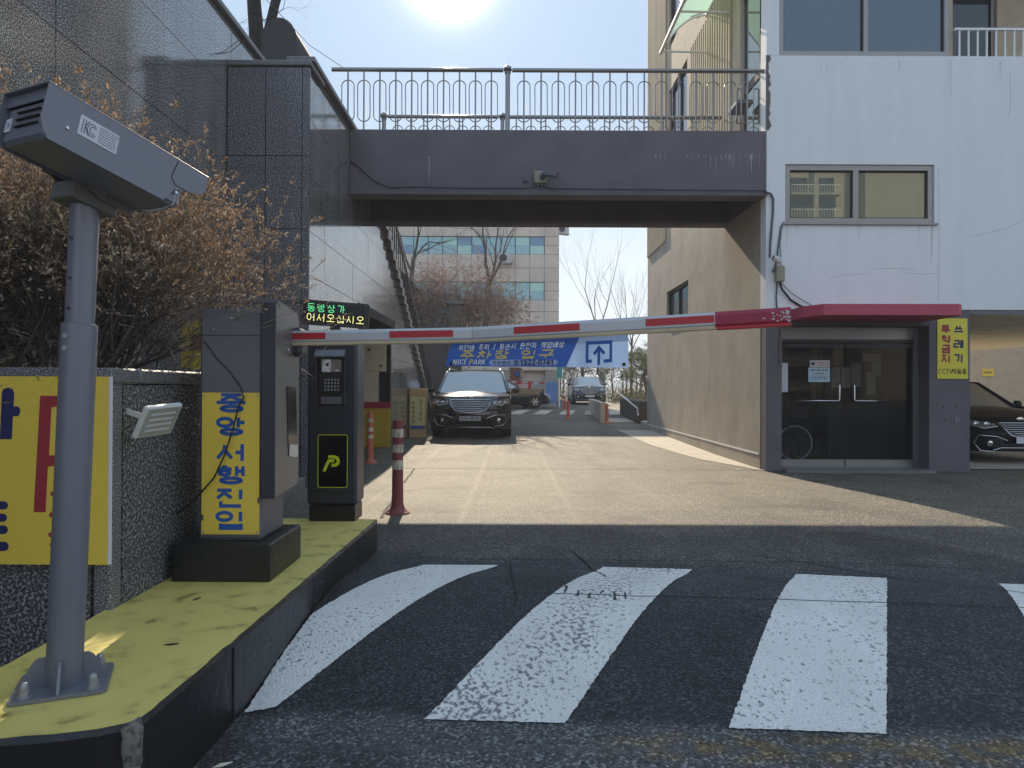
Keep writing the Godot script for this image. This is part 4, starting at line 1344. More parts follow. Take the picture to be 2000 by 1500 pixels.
# ---------- kerbed island ----------
func traffic_islands():
	var o := thing("kerbed_island", "raised kerbed island with worn yellow-green top and black sides under the machines", "kerb island")
	var out := [Vector2(-1.80, 1.2), Vector2(-1.80, 1.985), Vector2(-1.62, 1.975), Vector2(-1.44, 1.985), Vector2(-1.30, 2.01), Vector2(-1.19, 2.045), Vector2(-1.12, 2.085), Vector2(-1.09, 2.13), Vector2(-1.0, 5.27), Vector2(-1.005, 5.33), Vector2(-1.64, 5.36), Vector2(-1.80, 5.34)]
	out[0] = Vector2(-1.80, 1.99)
	out.remove_at(1)
	# a bevelled kerb: the walls lean in a little at the top
	var st := S()
	var n := out.size()
	var c := Vector2(-1.45, 3.6)
	var inner := []
	for i in n:
		var a: Vector2 = out[(i + n - 1) % n]
		var b: Vector2 = out[(i + 1) % n]
		var d := (b - a).normalized()
		var nn := Vector2(-d.y, d.x)
		if nn.dot(c - out[i]) < 0:
			nn = -nn
		inner.append(out[i] + nn * 0.014)
	# fine steps along the edges so that they can be chipped
	var lo := []
	var hi := []
	var nz := FastNoiseLite.new()
	nz.frequency = 6.0
	for i in n:
		var j := (i + 1) % n
		var k := maxi(1, int(out[i].distance_to(out[j]) / 0.05))
		for s in k:
			var t := float(s) / k
			var p: Vector2 = out[i].lerp(out[j], t)
			var q: Vector2 = inner[i].lerp(inner[j], t)
			var w := nz.get_noise_2d(p.x * 4, p.y * 4)
			lo.append(p)
			hi.append(p.lerp(q, 0.8 + 0.6 * w))
	var m := lo.size()
	for i in m:
		var j := (i + 1) % m
		var A := Vector3(lo[i].x, -0.05, -lo[i].y)
		var B := Vector3(lo[j].x, -0.05, -lo[j].y)
		var A1 := Vector3(lo[i].x, 0.292, -lo[i].y)
		var B1 := Vector3(lo[j].x, 0.292, -lo[j].y)
		var A2 := Vector3(hi[i].x, 0.309, -hi[i].y)
		var B2 := Vector3(hi[j].x, 0.309, -hi[j].y)
		var od: Vector3 = (A + B) / 2 - Vector3(c.x, -0.05, -c.y)
		face(st, [A, B, B1, A1], od)
		face(st, [A1, B1, B2, A2], od + Vector3(0, 0.3, 0))
	part("kerb_side", st, "kerb_black", o)
	st = S()
	var pv := PackedVector2Array(hi)
	var ix := Geometry2D.triangulate_polygon(pv)
	for i in range(0, ix.size(), 3):
		var f := []
		for k in 3:
			f.append(Vector3(pv[ix[i + k]].x, 0.31, -pv[ix[i + k]].y))
		face(st, f, Vector3.UP)
	part("painted_top", st, "island_top", o)
	for z in [2.75, 3.75, 4.72]:
		cbox("kerb_joint", "mortar", o, Vector3(-1.0885 + 0.0274 * (z - 2.13) + 0.0005, 0.14, -z), Vector3(0.006, 0.3, 0.009))
	for i in 14:
		var z := R.randf_range(2.25, 5.1)
		var l := R.randf_range(0.03, 0.16)
		cbox("tyre_scuff", "machine_grey", o, Vector3(-1.0885 + 0.0274 * (z - 2.13) + 0.0015, R.randf_range(0.12, 0.27), -z), Vector3(0.002, R.randf_range(0.002, 0.006), l), 0.0, Basis(Vector3.UP, -0.0274) * Basis(Vector3.RIGHT, R.randf_range(-0.25, 0.25)))
	# the corner that lorries have broken off
	st = S()
	st.set_smooth_group(1)
	var g := []
	for j in 9:
		var row := []
		for i in 9:
			var a := lerpf(-0.5, 1.9, i / 8.0)
			var ph := j / 8.0
			var rr := 0.05 * (1.0 - 0.55 * ph) * sin(PI * clampf(i / 8.0, 0.04, 0.96)) + 0.012 + R.randf_range(-0.008, 0.008)
			row.append(Vector3(-1.145 + sin(a) * rr * 1.1 + 0.02, 0.305 - ph * 0.3 * (0.6 + 0.4 * sin(PI * i / 8.0)) + R.randf_range(-0.01, 0.004), -2.10 + cos(a) * rr * 0.95))
		g.append(row)
	for j in 8:
		for i in 8:
			quad(st, g[j + 1][i], g[j + 1][i + 1], g[j][i + 1], g[j][i])
	for i in 8:
		tri(st, Vector3(-1.11, 0.312, -2.13), g[0][i], g[0][i + 1])
	part("broken_corner", st, "broken_concrete", o, "broken grey corner of the kerb")
	for k in [[-1.3, 2.72, 0.3], [-1.46, 3.3, 1.2], [-1.62, 2.2, 2.0]]:
		st = S()
		prism(st, [Vector2(-0.025, 0), Vector2(-0.005, 0.006), Vector2(0.02, 0.004), Vector2(0.028, 0), Vector2(0, -0.006)], 0.003, Transform3D(Basis(Vector3.UP, k[2]) * Basis(Vector3.RIGHT, -PI / 2), Vector3(k[0], 0.312, -k[1])))
		var lf := thing("dead_leaf", ["curled dark leaf lying on the painted island in front of the black plinth", "dark leaf lying on the painted island right beside the black plinth", "dark leaf lying on the island near the front kerb"][[0.3, 1.2, 2.0].find(k[2])], "leaf")
		part("blade", st, "bark_dark", lf)
	st = S()
	prism(st, [Vector2(-0.03, 0), Vector2(0, 0.012), Vector2(0.035, 0), Vector2(0, -0.01)], 0.003, Transform3D(Basis(Vector3.UP, 0.6) * Basis(Vector3.RIGHT, -PI / 2), Vector3(-0.98, 0.012, -2.42)))
	var lf2 := thing("dead_leaf", "pale tan leaf lying on the gravelly asphalt at the foot of the kerb", "leaf")
	part("blade", st, "concrete_tan", lf2)


# ---------- the barrier, the ticket machine, the display ----------
func barrier_and_machines():
	var pl := thing("black_plinth", "black painted concrete plinth under the barrier housing", "plinth")
	var st := S()
	box(st, Vector3(-1.47, 0.405, -3.86), Vector3(0.5, 0.195, 0.53), Basis.IDENTITY, 0.008)
	part("block", st, "kerb_black", pl)
	var h := thing("parking_barrier", "grey barrier housing with yellow sign and long white and red boom", "barrier")
	cbox("housing", "machine_grey", h, Vector3(-1.46, 1.105, -3.87), Vector3(0.325, 1.20, 0.36), 0.012)
	cbox("foot", "door_grey", h, Vector3(-1.455, 0.56, -3.87), Vector3(0.3, 0.12, 0.345), 0.006)
	cbox("lid_joint", "black_plastic", h, Vector3(-1.46, 1.565, -3.87), Vector3(0.327, 0.005, 0.362))
	# thick cover on the lane side, with a rounded back top corner and a recess
	st = S()
	var ov := [Vector2(3.67, 0.72), Vector2(4.04, 0.74), Vector2(4.07, 0.78), Vector2(4.07, 1.66), Vector2(4.05, 1.70), Vector2(4.01, 1.725), Vector2(3.70, 1.755), Vector2(3.67, 1.735)]
	var lane := Transform3D(Basis(Vector3(0, 0, -1), Vector3(0, 1, 0), Vector3(1, 0, 0)), Vector3(-1.295, 0, 0))
	prism(st, ov, 0.07, lane)
	var cov := part("cover", st, "machine_dark", h)
	st = S()
	var fv := []
	for q in ov:
		fv.append(Vector2(3.87, 1.235) + (q - Vector2(3.87, 1.235)) * 0.985)
	prism(st, fv, 0.004, lane.translated(Vector3(0.0705, 0, 0)))
	part("cover_face", st, "door_grey", cov)
	st = S()
	prism(st, [Vector2(3.84, 1.30), Vector2(4.0, 1.30), Vector2(4.03, 1.0), Vector2(4.03, 0.9), Vector2(3.88, 0.92)], 0.003, lane.translated(Vector3(0.0755, 0, 0)))
	part("recess", st, "black_gloss", cov)
	st = S()
	prism(st, [Vector2(3.88, 0.92), Vector2(4.03, 0.90), Vector2(4.03, 0.97), Vector2(3.89, 0.985)], 0.003, lane.translated(Vector3(0.0792, 0, 0)))
	part("pale_slot", st, "concrete_tan", cov)
	st = S()
	lathe(st, Vector3(-1.22, 1.50, -3.87), [Vector2(0.017, 0), Vector2(0.017, 0.006), Vector2(0.011, 0.009), Vector2(0, 0.009)], 14, Basis(Vector3(0, 0, 1), -PI / 2))
	part("lock", st, "chrome", cov)
	var sg := cbox("sign_panel", "sign_yellow", h, Vector3(-1.457, 0.90, -3.684), Vector3(0.30, 0.735, 0.006), 0.002)
	var rows := [1.172, 1.052, 0.915, 0.80, 0.68, 0.565]
	for i in 6:
		hangul("중앙서행진입"[i], "ink_blue", sg, Vector3(-1.533, rows[i] - 0.002, -3.6805), 0.155, 0.09, 0.0185, Vector2.ZERO)
	for k in [[-1.595, 1.25], [-1.32, 1.25], [-1.595, 0.545], [-1.32, 0.545]]:
		st = S()
		lathe(st, Vector3(k[0], k[1], -3.681), [Vector2(0.005, 0), Vector2(0.005, 0.0012), Vector2(0, 0.002)], 10, Basis(Vector3.RIGHT, PI / 2))
		part("screw", st, "galvanised", sg)
	for k in [[-1.3, 1.0], [-1.31, 0.71], [-1.60, 0.62]]:
		st = S()
		prism(st, rrect(0.012, 0.03, 0.004), 0.001, Transform3D(Basis.IDENTITY, Vector3(k[0], k[1], -3.6808)))
		part("rust_mark", st, "bark", sg)
	# boom in two lengths
	var p0 := Vector3(-1.235, 1.577, -3.97)
	var p1 := Vector3(-0.21, 1.587, -3.80)
	var p2 := Vector3(0.98, 1.632, -3.42)
	var p3 := Vector3(1.295, 1.643, -3.30)
	var sect := func(a: Vector3, b: Vector3, called: String, m: String, hh: float, dd: float, host: Node) -> MeshInstance3D:
		var d := (b - a)
		var fx := d.normalized()
		var fz := fx.cross(Vector3.UP).normalized()
		var fy := fz.cross(fx)
		var s2 := S()
		var o := [Vector2(dd / 2, hh * 0.26), Vector2(dd * 0.3, hh / 2), Vector2(-dd * 0.3, hh / 2), Vector2(-dd / 2, hh * 0.26), Vector2(-dd / 2, -hh * 0.36), Vector2(-dd * 0.36, -hh / 2), Vector2(dd * 0.36, -hh / 2), Vector2(dd / 2, -hh * 0.36)]
		prism(s2, o, d.length(), Transform3D(Basis(-fz, fy, fx), a))
		return part(called, s2, m, host)
	var arm: MeshInstance3D = sect.call(p0, p1, "boom", "arm_white", 0.068, 0.05, h)
	sect.call(p1 + (p2 - p1).normalized() * 0.006, p2, "boom_end", "arm_white", 0.068, 0.05, arm)
	sect.call(p2, p3, "boom_tip", "arm_red_dark", 0.071, 0.056, arm)
	cbox("hub", "machine_dark", h, Vector3(-1.205, 1.55, -4.02), Vector3(0.06, 0.16, 0.14), 0.02)
	var strip := func(a: Vector3, b: Vector3, t0: float, t1: float, called: String, m: String, up: float, hh: float, lift: float):
		var fx := (b - a).normalized()
		var fz := fx.cross(Vector3.UP).normalized()
		var fy := fz.cross(fx)
		var c := a.lerp(b, (t0 + t1) / 2) + fy * up + fz * lift
		var s2 := S()
		box(s2, c, Vector3((b - a).length() * (t1 - t0), hh, 0.003), Basis(fx, fy, fz))
		part(called, s2, m, arm)
	strip.call(p0, p1, 0.005, 0.205, "red_stripe", "arm_red", 0.002, 0.036, 0.0262)
	strip.call(p0, p1, 0.56, 0.90, "red_stripe", "arm_red", 0.002, 0.036, 0.0262)
	strip.call(p1, p2, 0.19, 0.47, "red_stripe", "arm_red", 0.002, 0.036, 0.0262)
	strip.call(p1, p2, 0.735, 0.995, "red_stripe", "arm_red", 0.002, 0.036, 0.0262)
	for s in [[p0, p1, 0.0, 1.0], [p1, p2, 0.0, 1.0]]:
		var fx: Vector3 = (s[1] - s[0]).normalized()
		var fz := fx.cross(Vector3.UP).normalized()
		var fy := fz.cross(fx)
		st = S()
		box(st, (s[0] + s[1]) / 2 - fy * 0.041 + fz * 0.006, Vector3((s[1] - s[0]).length(), 0.018, 0.036), Basis(fx, fy, fz), 0.004)
		part("rubber_edge", st, "arm_rubber", arm)
	var tipf := (p3 - p2).normalized()
	cbox("tip_edge", "arm_red", arm, (p2 + p3) / 2 + Vector3(0.002, -0.0435, 0.006), Vector3(0.336, 0.018, 0.038), 0.004, Basis(tipf, tipf.cross(Vector3.UP).normalized().cross(tipf), tipf.cross(Vector3.UP).normalized()))
	var tfz := tipf.cross(Vector3.UP).normalized()
	for i in 26:
		var q := p3 - tipf * absf(R.randfn(0.0, 0.07)) + Vector3(0, R.randf_range(-0.03, 0.02), 0) + tfz * 0.0285
		cbox("paint_chip", "arm_white", arm, q, Vector3(R.randf_range(0.003, 0.014), R.randf_range(0.003, 0.009), 0.0012), 0.0, Basis(tipf, tfz.cross(tipf), tfz))
	# banner under the boom
	var bn := thing("hanging_banner", "blue and pale banner hanging under the barrier boom, lettered in white and gold", "banner")
	var bf := (p2 - p1).normalized()
	var bz := bf.cross(Vector3.UP).normalized()
	var flat := Vector3(bf.x, 0, bf.z).normalized()
	# cloth coordinates: u along the boom from its left end, v down from the boom's foot
	var cloth := func(u: float, v: float, lift := 0.0) -> Vector3:
		var foot := 1.532 + (0.0 if u < 0.1 else (u - 0.1) * 0.037)
		var low := 1.414 - 0.014 * u
		return Vector3(-0.325, 0, -3.80) + flat * u + Vector3(0, lerpf(foot, low, v), 0) + bz * (0.004 * sin(u * 17.0) * v + 0.01 + lift)
	var sheet := func(u0: float, u1: float, slant0: float, slant1: float, called: String, m: String, lift: float) -> MeshInstance3D:
		var s2 := S()
		s2.set_smooth_group(1)
		for i in 24:
			for j in 6:
				var q := []
				for k in [[0, 0], [1, 0], [1, 1], [0, 1]]:
					var v: float = (j + k[1]) / 6.0
					var u := lerpf(u0 + slant0 * v, u1 + slant1 * v, (i + k[0]) / 24.0)
					q.append(cloth.call(u, v, lift))
				quad(s2, q[3], q[2], q[1], q[0])
		return part(called, s2, m, bn)
	sheet.call(0.0, 0.70, -0.03, -0.07, "blue_field", "banner_blue", 0.0)
	sheet.call(0.70, 0.945, -0.07, 0.0, "pale_field", "banner_pale", 0.0)
	var bw := func(text: String, m: String, u: float, v: float, w: float, hh: float, wt: float, step: float, shear: float):
		var x := u
		for ch in text:
			if ch == " ":
				x += step * 0.55
				continue
			if ch == "/":
				var s4 := S()
				ribbon(s4, [Vector2(0.004, 0), Vector2(0.016, hh)], wt, func(p: Vector2) -> Vector3: return cloth.call(x + p.x, v, 0.003) + Vector3(0, p.y, 0))
				part("letter", s4, m, bn)
				x += step * 0.6
				continue
			var s3 := S()
			var k := 0
			var x0 := x
			for s in syllable(ch):
				k += 1
				var z := 0.0022 + 0.00012 * k
				var pp := []
				for q in s:
					pp.append(Vector2(q.x * w + q.y * hh * shear, q.y * hh))
				ribbon(s3, pp, wt, func(p: Vector2) -> Vector3: return cloth.call(x0 + p.x, v, z) + Vector3(0, p.y, 0))
			part("letter", s3, m, bn)
			x += step
	bw.call("차단바 주의 / 파손시 운전자 책임배상", "ink_white", 0.045, 0.315, 0.027, 0.030, 0.0042, 0.0315, 0.2)
	bw.call("주차장 입구", "ink_gold", 0.05, 0.68, 0.082, 0.042, 0.0085, 0.095, 0.3)
	# white lozenge with the telephone line
	st = S()
	for i in 30:
		var e := []
		for k in 2:
			var t := (i + k) / 30.0
			var u := 0.215 + 0.375 * t
			var hh := 0.0145 * sqrt(clampf(minf(t, 1.0 - t) * 26.0, 0.0, 1.0))
			var c0: Vector3 = cloth.call(u, 0.84, 0.0016)
			e.append(c0 + Vector3(0, hh, 0))
			e.append(c0 - Vector3(0, hh, 0))
		quad(st, e[1], e[3], e[2], e[0])
	part("lozenge", st, "banner_pale", bn)
	bw.call("주차문의", "ink_navy", 0.235, 0.93, 0.022, 0.019, 0.0025, 0.0265, 0.0)
	var bb := Basis(flat, Vector3.UP, bz)
	latin("NICE", "ink_white", bn, cloth.call(0.055, 0.82, 0.006), 0.026, bb, true, 0.95, "letter", 0.25)
	latin("P", "ink_gold", bn, cloth.call(0.118, 0.84, 0.006), 0.034, bb, true, 1.0, "letter", 0.3)
	latin("ARK", "ink_white", bn, cloth.call(0.166, 0.82, 0.006), 0.026, bb, true, 0.95, "letter", 0.25)
	latin("1522-0741", "ink_navy", bn, cloth.call(0.48, 0.84, 0.006), 0.028, bb, true, 1.0)
	st = S()
	for q in [[[0.0, 0.012], [0.006, 0.018], [0.02, 0.018], [0.026, 0.012]], [[0.004, 0.0], [0.022, 0.0], [0.018, 0.012], [0.008, 0.012], [0.004, 0.0]]]:
		var pp := []
		for e in q:
			pp.append(Vector2(e[0], e[1]))
		ribbon(st, pp, 0.004, func(p: Vector2) -> Vector3: return cloth.call(0.355 + p.x, 0.91, 0.0032) + Vector3(0, p.y, 0))
	part("telephone_symbol", st, "ink_navy", bn)
	# entrance symbol
	st = S()
	for q in [[[0.765, 0.80], [0.74, 0.80], [0.74, 0.2], [0.86, 0.2], [0.86, 0.78], [0.825, 0.80]], [[0.80, 0.92], [0.80, 0.40]], [[0.775, 0.58], [0.80, 0.36], [0.828, 0.56]]]:
		var pp := []
		for e in q:
			pp.append(Vector2(e[0], e[1] * 0.125))
		ribbon(st, pp, 0.0135, func(p: Vector2) -> Vector3: return cloth.call(p.x, p.y / 0.125, 0.003 + (0.0004 if p.x > 0.77 and p.x < 0.84 else 0.0)))
	part("entrance_symbol", st, "ink_blue", bn)
	for k in [[0.925, 0.9], [0.005, 0.9]]:
		st = S()
		var c0: Vector3 = cloth.call(k[0], k[1], 0.002)
		lathe(st, c0, [Vector2(0.009, 0), Vector2(0.009, 0.003), Vector2(0.004, 0.004), Vector2(0.0, 0.002)], 14, Basis(flat, bz, Vector3.DOWN))
		part("eyelet", st, "cable", bn)
	# ticket machine
	var t := thing("ticket_machine", "dark blue-grey intercom pillar with keypad and a yellow-framed panel on the island", "ticket machine")
	cbox("body", "machine_dark", t, Vector3(-1.322, 1.06, -5.36), Vector3(0.365, 1.26, 0.27), 0.018)
	cbox("plinth", "kerb_black", t, Vector3(-1.322, 0.365, -5.36), Vector3(0.34, 0.12, 0.25), 0.005)
	cbox("front_door", "machine_dark", t, Vector3(-1.322, 1.09, -5.222), Vector3(0.34, 1.12, 0.012), 0.008)
	var bezel := cbox("bezel", "black_plastic", t, Vector3(-1.322, 1.345, -5.215), Vector3(0.20, 0.37, 0.022), 0.008)
	st = S()
	prism(st, [Vector2(0, 0), Vector2(0.0, 0.05), Vector2(-0.03, 0.055), Vector2(-0.085, 0.01), Vector2(-0.085, 0.0)], 0.215, Transform3D(Basis(Vector3(0, 0, -1), Vector3(0, 1, 0), Vector3(1, 0, 0)), Vector3(-1.43, 1.515, -5.205)))
	part("hood", st, "machine_grey", bezel)
	for k in [-1, 1]:
		cbox("hood_cheek", "machine_dark", bezel, Vector3(-1.322 + k * 0.104, 1.40, -5.185), Vector3(0.008, 0.26, 0.045), 0.003)
	cbox("camera_window", "headlamp", bezel, Vector3(-1.322, 1.455, -5.200), Vector3(0.145, 0.095, 0.006), 0.002)
	st = S()
	lathe(st, Vector3(-1.352, 1.462, -5.197), [Vector2(0.012, 0), Vector2(0.012, 0.003), Vector2(0, 0.004)], 14, Basis(Vector3.RIGHT, PI / 2))
	part("lens", st, "black_gloss", bezel)
	cbox("intercom_symbol", "label_white", bezel, Vector3(-1.282, 1.42, -5.1965), Vector3(0.024, 0.014, 0.001))
	cbox("keypad", "board_dark", bezel, Vector3(-1.318, 1.315, -5.202), Vector3(0.125, 0.105, 0.006), 0.003)
	for i in 20:
		st = S()
		lathe(st, Vector3(-1.366 + (i % 5) * 0.0235, 1.352 - (i / 5) * 0.0245, -5.199), [Vector2(0.0075, 0), Vector2(0.0075, 0.002), Vector2(0.0, 0.003)], 10, Basis(Vector3.RIGHT, PI / 2))
		part("button", st, "galvanised", bezel)
	cbox("tray", "machine_grey", bezel, Vector3(-1.322, 1.20, -5.197), Vector3(0.15, 0.055, 0.012), 0.003)
	st = S()
	var rr := rrect(0.215, 0.385, 0.014)
	rr.append(rr[0])
	ribbon(st, rr, 0.005, func(p: Vector2) -> Vector3: return Vector3(-1.313 + p.x, 0.755 + p.y, -5.2115))
	var pn := cbox("panel", "black_gloss", t, Vector3(-1.313, 0.755, -5.214), Vector3(0.215, 0.385, 0.004))
	part("yellow_border", st, "logo_yellow", pn)
	st = S()
	ribbon(st, [Vector2(-0.028, 0.045), Vector2(0.018, 0.045), Vector2(0.038, 0.036), Vector2(0.047, 0.018), Vector2(0.044, -0.002), Vector2(0.028, -0.016), Vector2(-0.004, -0.018)], 0.023, func(p: Vector2) -> Vector3: return Vector3(-1.318 + p.x, 0.742 + p.y, -5.2105))
	ribbon(st, [Vector2(0.018, 0.016), Vector2(-0.022, 0.016), Vector2(-0.036, -0.012), Vector2(-0.058, -0.062)], 0.022, func(p: Vector2) -> Vector3: return Vector3(-1.318 + p.x, 0.742 + p.y, -5.2102))
	part("parking_logo", st, "logo_yellow", pn)
	# display on top of it
	var d := thing("message_display", "black message display with green and yellow lettering on top of the ticket machine", "display")
	d.position = Vector3(-1.338, 1.69, -5.36)
	d.rotation = Vector3(0, 0.16, -0.055)
	cbox("stem", "black_plastic", d, Vector3(0.0, 0.03, 0.0), Vector3(0.075, 0.075, 0.05), 0.006)
	cbox("foot", "black_plastic", d, Vector3(0.0, 0.005, 0.0), Vector3(0.26, 0.02, 0.1), 0.004)
	st = S()
	prism(st, rrect(0.49, 0.185, 0.022), 0.055, Transform3D(Basis.IDENTITY, Vector3(0, 0.158, -0.03)))
	var cs := part("case", st, "black_plastic", d)
	cbox("screen", "board_dark", cs, Vector3(0, 0.158, 0.0262), Vector3(0.435, 0.142, 0.003))
	for i in 4:
		hangul("동방상가"[i], "led_green", cs, Vector3(-0.212 + i * 0.073, 0.164, 0.0284), 0.058, 0.06, 0.0042, Vector2.ZERO, Basis.IDENTITY, 0.0, "led_letter")
	for i in 6:
		hangul("어서오십시오"[i], "led_yellow", cs, Vector3(-0.212 + i * 0.0725, 0.092, 0.0284), 0.06, 0.06, 0.0042, Vector2.ZERO, Basis.IDENTITY, 0.0, "led_letter")
	for k in [[-0.215, 0.238], [0.215, 0.238], [-0.215, 0.078], [0.215, 0.078], [0, 0.078]]:
		st = S()
		lathe(st, Vector3(k[0], k[1], 0.0252), [Vector2(0.004, 0), Vector2(0.004, 0.0015), Vector2(0, 0.002)], 8, Basis(Vector3.RIGHT, PI / 2))
		part("screw", st, "galvanised", cs)
	# cable on the housing
	var w := thing("hanging_cable", "black cable with a frayed cut end drooping across the yellow barrier sign", "cable")
	var pts := []
	for q in [[-1.38, 1.245, 3.66], [-1.405, 1.20, 3.655], [-1.435, 1.08, 3.655], [-1.475, 0.95, 3.655], [-1.53, 0.83, 3.655], [-1.61, 0.74, 3.66], [-1.68, 0.68, 3.7], [-1.752, 0.63, 3.72]]:
		pts.append(Vector3(q[0], q[1], -q[2]))
	st = S()
	tube(st, pts, 0.0045, 7)
	part("cable", st, "cable", w)
	st = S()
	tube(st, [Vector3(-1.385, 1.24, -3.66), Vector3(-1.40, 1.285, -3.675), Vector3(-1.46, 1.37, -3.686), Vector3(-1.53, 1.44, -3.688), Vector3(-1.60, 1.535, -3.688)], 0.0032, 6)
	part("cable", st, "cable", w)
	for i in 6:
		st = S()
		rod(st, Vector3(-1.385, 1.24, -3.66), Vector3(-1.385 + R.randf_range(-0.02, 0.02), 1.24 + R.randf_range(0.01, 0.03), -3.65 + R.randf_range(-0.01, 0.01)), 0.0015, 4)
		part("strand", st, "galvanised", w)


# ---------- number plate camera on its mast ----------
func mast_camera():
	var o := thing("plate_camera_mast", "grey number plate camera tilted down on a round steel mast bolted to the island", "camera mast")
	o.position = Vector3(-1.475, 0.312, -2.35)
	var yaw := Basis(Vector3.UP, 0.42)
	var st := S()
	prism(st, rrect(0.27, 0.25, 0.018), 0.012, Transform3D(yaw * Basis(Vector3.RIGHT, -PI / 2), Vector3.ZERO))
	part("base_plate", st, "mast_grey", o)
	var lean := Vector3(0.036, 1.0, 0).normalized()
	st = S()
	tube(st, [Vector3(0, 0.012, 0), lean * 1.19], 0.054, 28)
	part("pole", st, "mast_grey", o)
	st = S()
	tube(st, [lean * 1.185, lean * 1.194], [0.054, 0.047], 28)
	part("pole_collar", st, "bracket_grey", o)
	st = S()
	tube(st, [lean * 1.19, lean * 1.60], 0.044, 28)
	part("upper_pole", st, "mast_grey", o)
	for k in 4:
		var b := yaw * Basis(Vector3.UP, PI / 2 * k)
		st = S()
		prism(st, [Vector2(0.05, 0.012), Vector2(0.125, 0.012), Vector2(0.125, 0.02), Vector2(0.085, 0.09), Vector2(0.07, 0.1), Vector2(0.05, 0.1)], 0.008, Transform3D(b, b.z * -0.004))
		part("gusset", st, "mast_grey", o)
		var b2 := yaw * Basis(Vector3.UP, PI / 2 * k + PI / 4)
		var at := b2 * Vector3(0.132, 0.012, 0)
		st = S()
		lathe(st, at, [Vector2(0.021, 0), Vector2(0.021, 0.004), Vector2(0.0, 0.0041)], 16)
		lathe(st, at + Vector3(0, 0.004, 0), [Vector2(0.0165, 0), Vector2(0.0165, 0.02), Vector2(0.0, 0.0201)], 6)
		lathe(st, at + Vector3(0, 0.024, 0), [Vector2(0.0125, 0), Vector2(0.0125, 0.012), Vector2(0.008, 0.021), Vector2(0, 0.0235)], 14)
		part("anchor_nut", st, "galvanised", o)
	for k in [[0.75, 0.5], [0.71, 0.5], [1.34, 0.25], [1.47, 0.25], [1.24, 0.3]]:
		var c: Vector3 = lean * (k[0] + 0.4 if k[0] < 1.0 else k[0]) + Vector3(-0.012, 0, 0.053 if k[0] < 1.0 else 0.0425)
		st = S()
		lathe(st, c, [Vector2(0.009 if k[0] < 1.0 else 0.005, 0), Vector2(0.009 if k[0] < 1.0 else 0.005, 0.004), Vector2(0, 0.005)], 10, Basis(Vector3.RIGHT, PI / 2))
		part("screw" if k[0] < 1.0 else "drilled_hole", st, "galvanised" if k[0] < 1.0 else "black_plastic", o)
	# head: f points where it looks, r to its right, u up
	var f := Vector3(0.235, -0.122, -0.5).normalized()
	var r := f.cross(Vector3.UP).normalized()
	var u := r.cross(f)
	var B := Basis(r, u, -f)
	var top := Vector3(-1.309, 2.157, -2.0) - o.position   # rear upper right corner
	var L := 0.565
	var W := 0.215
	var H := 0.158
	var head := Transform3D(B, top)
	# outer hood: an upside-down tray, open at the back and below
	st = S()
	var sidep := [Vector2(0, 0), Vector2(L, 0), Vector2(L, -0.055), Vector2(L - 0.012, -0.07), Vector2(L - 0.12, -0.105), Vector2(L - 0.15, -H), Vector2(0.03, -H), Vector2(0.012, -H + 0.02), Vector2(0.0, -H + 0.05)]
	var sx := Transform3D(Basis(f, u, r), top)
	prism(st, sidep, -0.004, sx)
	var hood := part("hood_side", st, "mast_grey", o)
	st = S()
	prism(st, sidep, 0.004, sx.translated(-r * W))
	part("hood_side", st, "mast_grey", o)
	st = S()
	box(st, top + f * L / 2 - r * W / 2 + u * 0.0012, Vector3(W + 0.002, 0.0045, L + 0.004), B, 0.001)
	part("hood_top", st, "mast_grey", o)
	st = S()
	box(st, top + f * 0.015 - r * W / 2 - u * 0.02, Vector3(W - 0.01, 0.036, 0.004), B)
	part("hood_back_lip", st, "mast_grey", o)
	# visor seam
	st = S()
	ribbon(st, [Vector2(L - 0.125, -0.003), Vector2(L - 0.135, -0.05), Vector2(L - 0.138, -0.07), Vector2(L - 0.12, -0.088), Vector2(L - 0.03, -0.092)], 0.004, func(p: Vector2) -> Vector3: return top + f * p.x + u * p.y + r * 0.0012)
	part("visor_seam", st, "black_plastic", hood)
	st = S()
	box(st, top + f * (L / 2 - 0.03) - r * W / 2 - u * (H / 2 + 0.014), Vector3(W - 0.016, H - 0.034, L - 0.10), B, 0.012)
	var body := part("camera_body", st, "mast_grey", o)
	for i in 3:
		st = S()
		box(st, top + f * 0.0185 - r * (W * 0.45) - u * (0.062 + i * 0.022), Vector3(W * 0.5, 0.006, 0.012), B, 0.002)
		part("vent", st, "black_plastic", body)
	st = S()
	var rim := []
	for q in [[0.01, 0.4], [0.01, 0.95], [0.06, 1.02], [0.13, 1.02], [0.175, 0.95], [0.175, 0.4]]:
		rim.append(top + f * (L - 0.105) - r * q[0] - u * (H * q[1]))
	tube(st, rim, 0.003, 6)
	part("front_rim", st, "label_white", body)
	st = S()
	box(st, top + f * 0.0175 - r * (W - 0.03) - u * 0.095, Vector3(0.028, 0.042, 0.002), B)
	var sl := part("small_label", st, "label_white", body)
	ribbon_on(sl, top + f * 0.0155 - r * (W - 0.03) - u * 0.095, -r, u, [[Vector2(-0.006, -0.01), Vector2(-0.006, 0.01)], [Vector2(0.006, 0.01), Vector2(-0.005, 0.0), Vector2(0.006, -0.01)]], 0.002, "ink_navy", -f)
	# label on the side with the certification mark and small print
	var lc := top + f * 0.165 - u * 0.068 + r * 0.0012
	st = S()
	box(st, lc, Vector3(0.125, 0.062, 0.0012), Basis(f, u, r))
	var lab := part("rating_label", st, "label_white", hood)
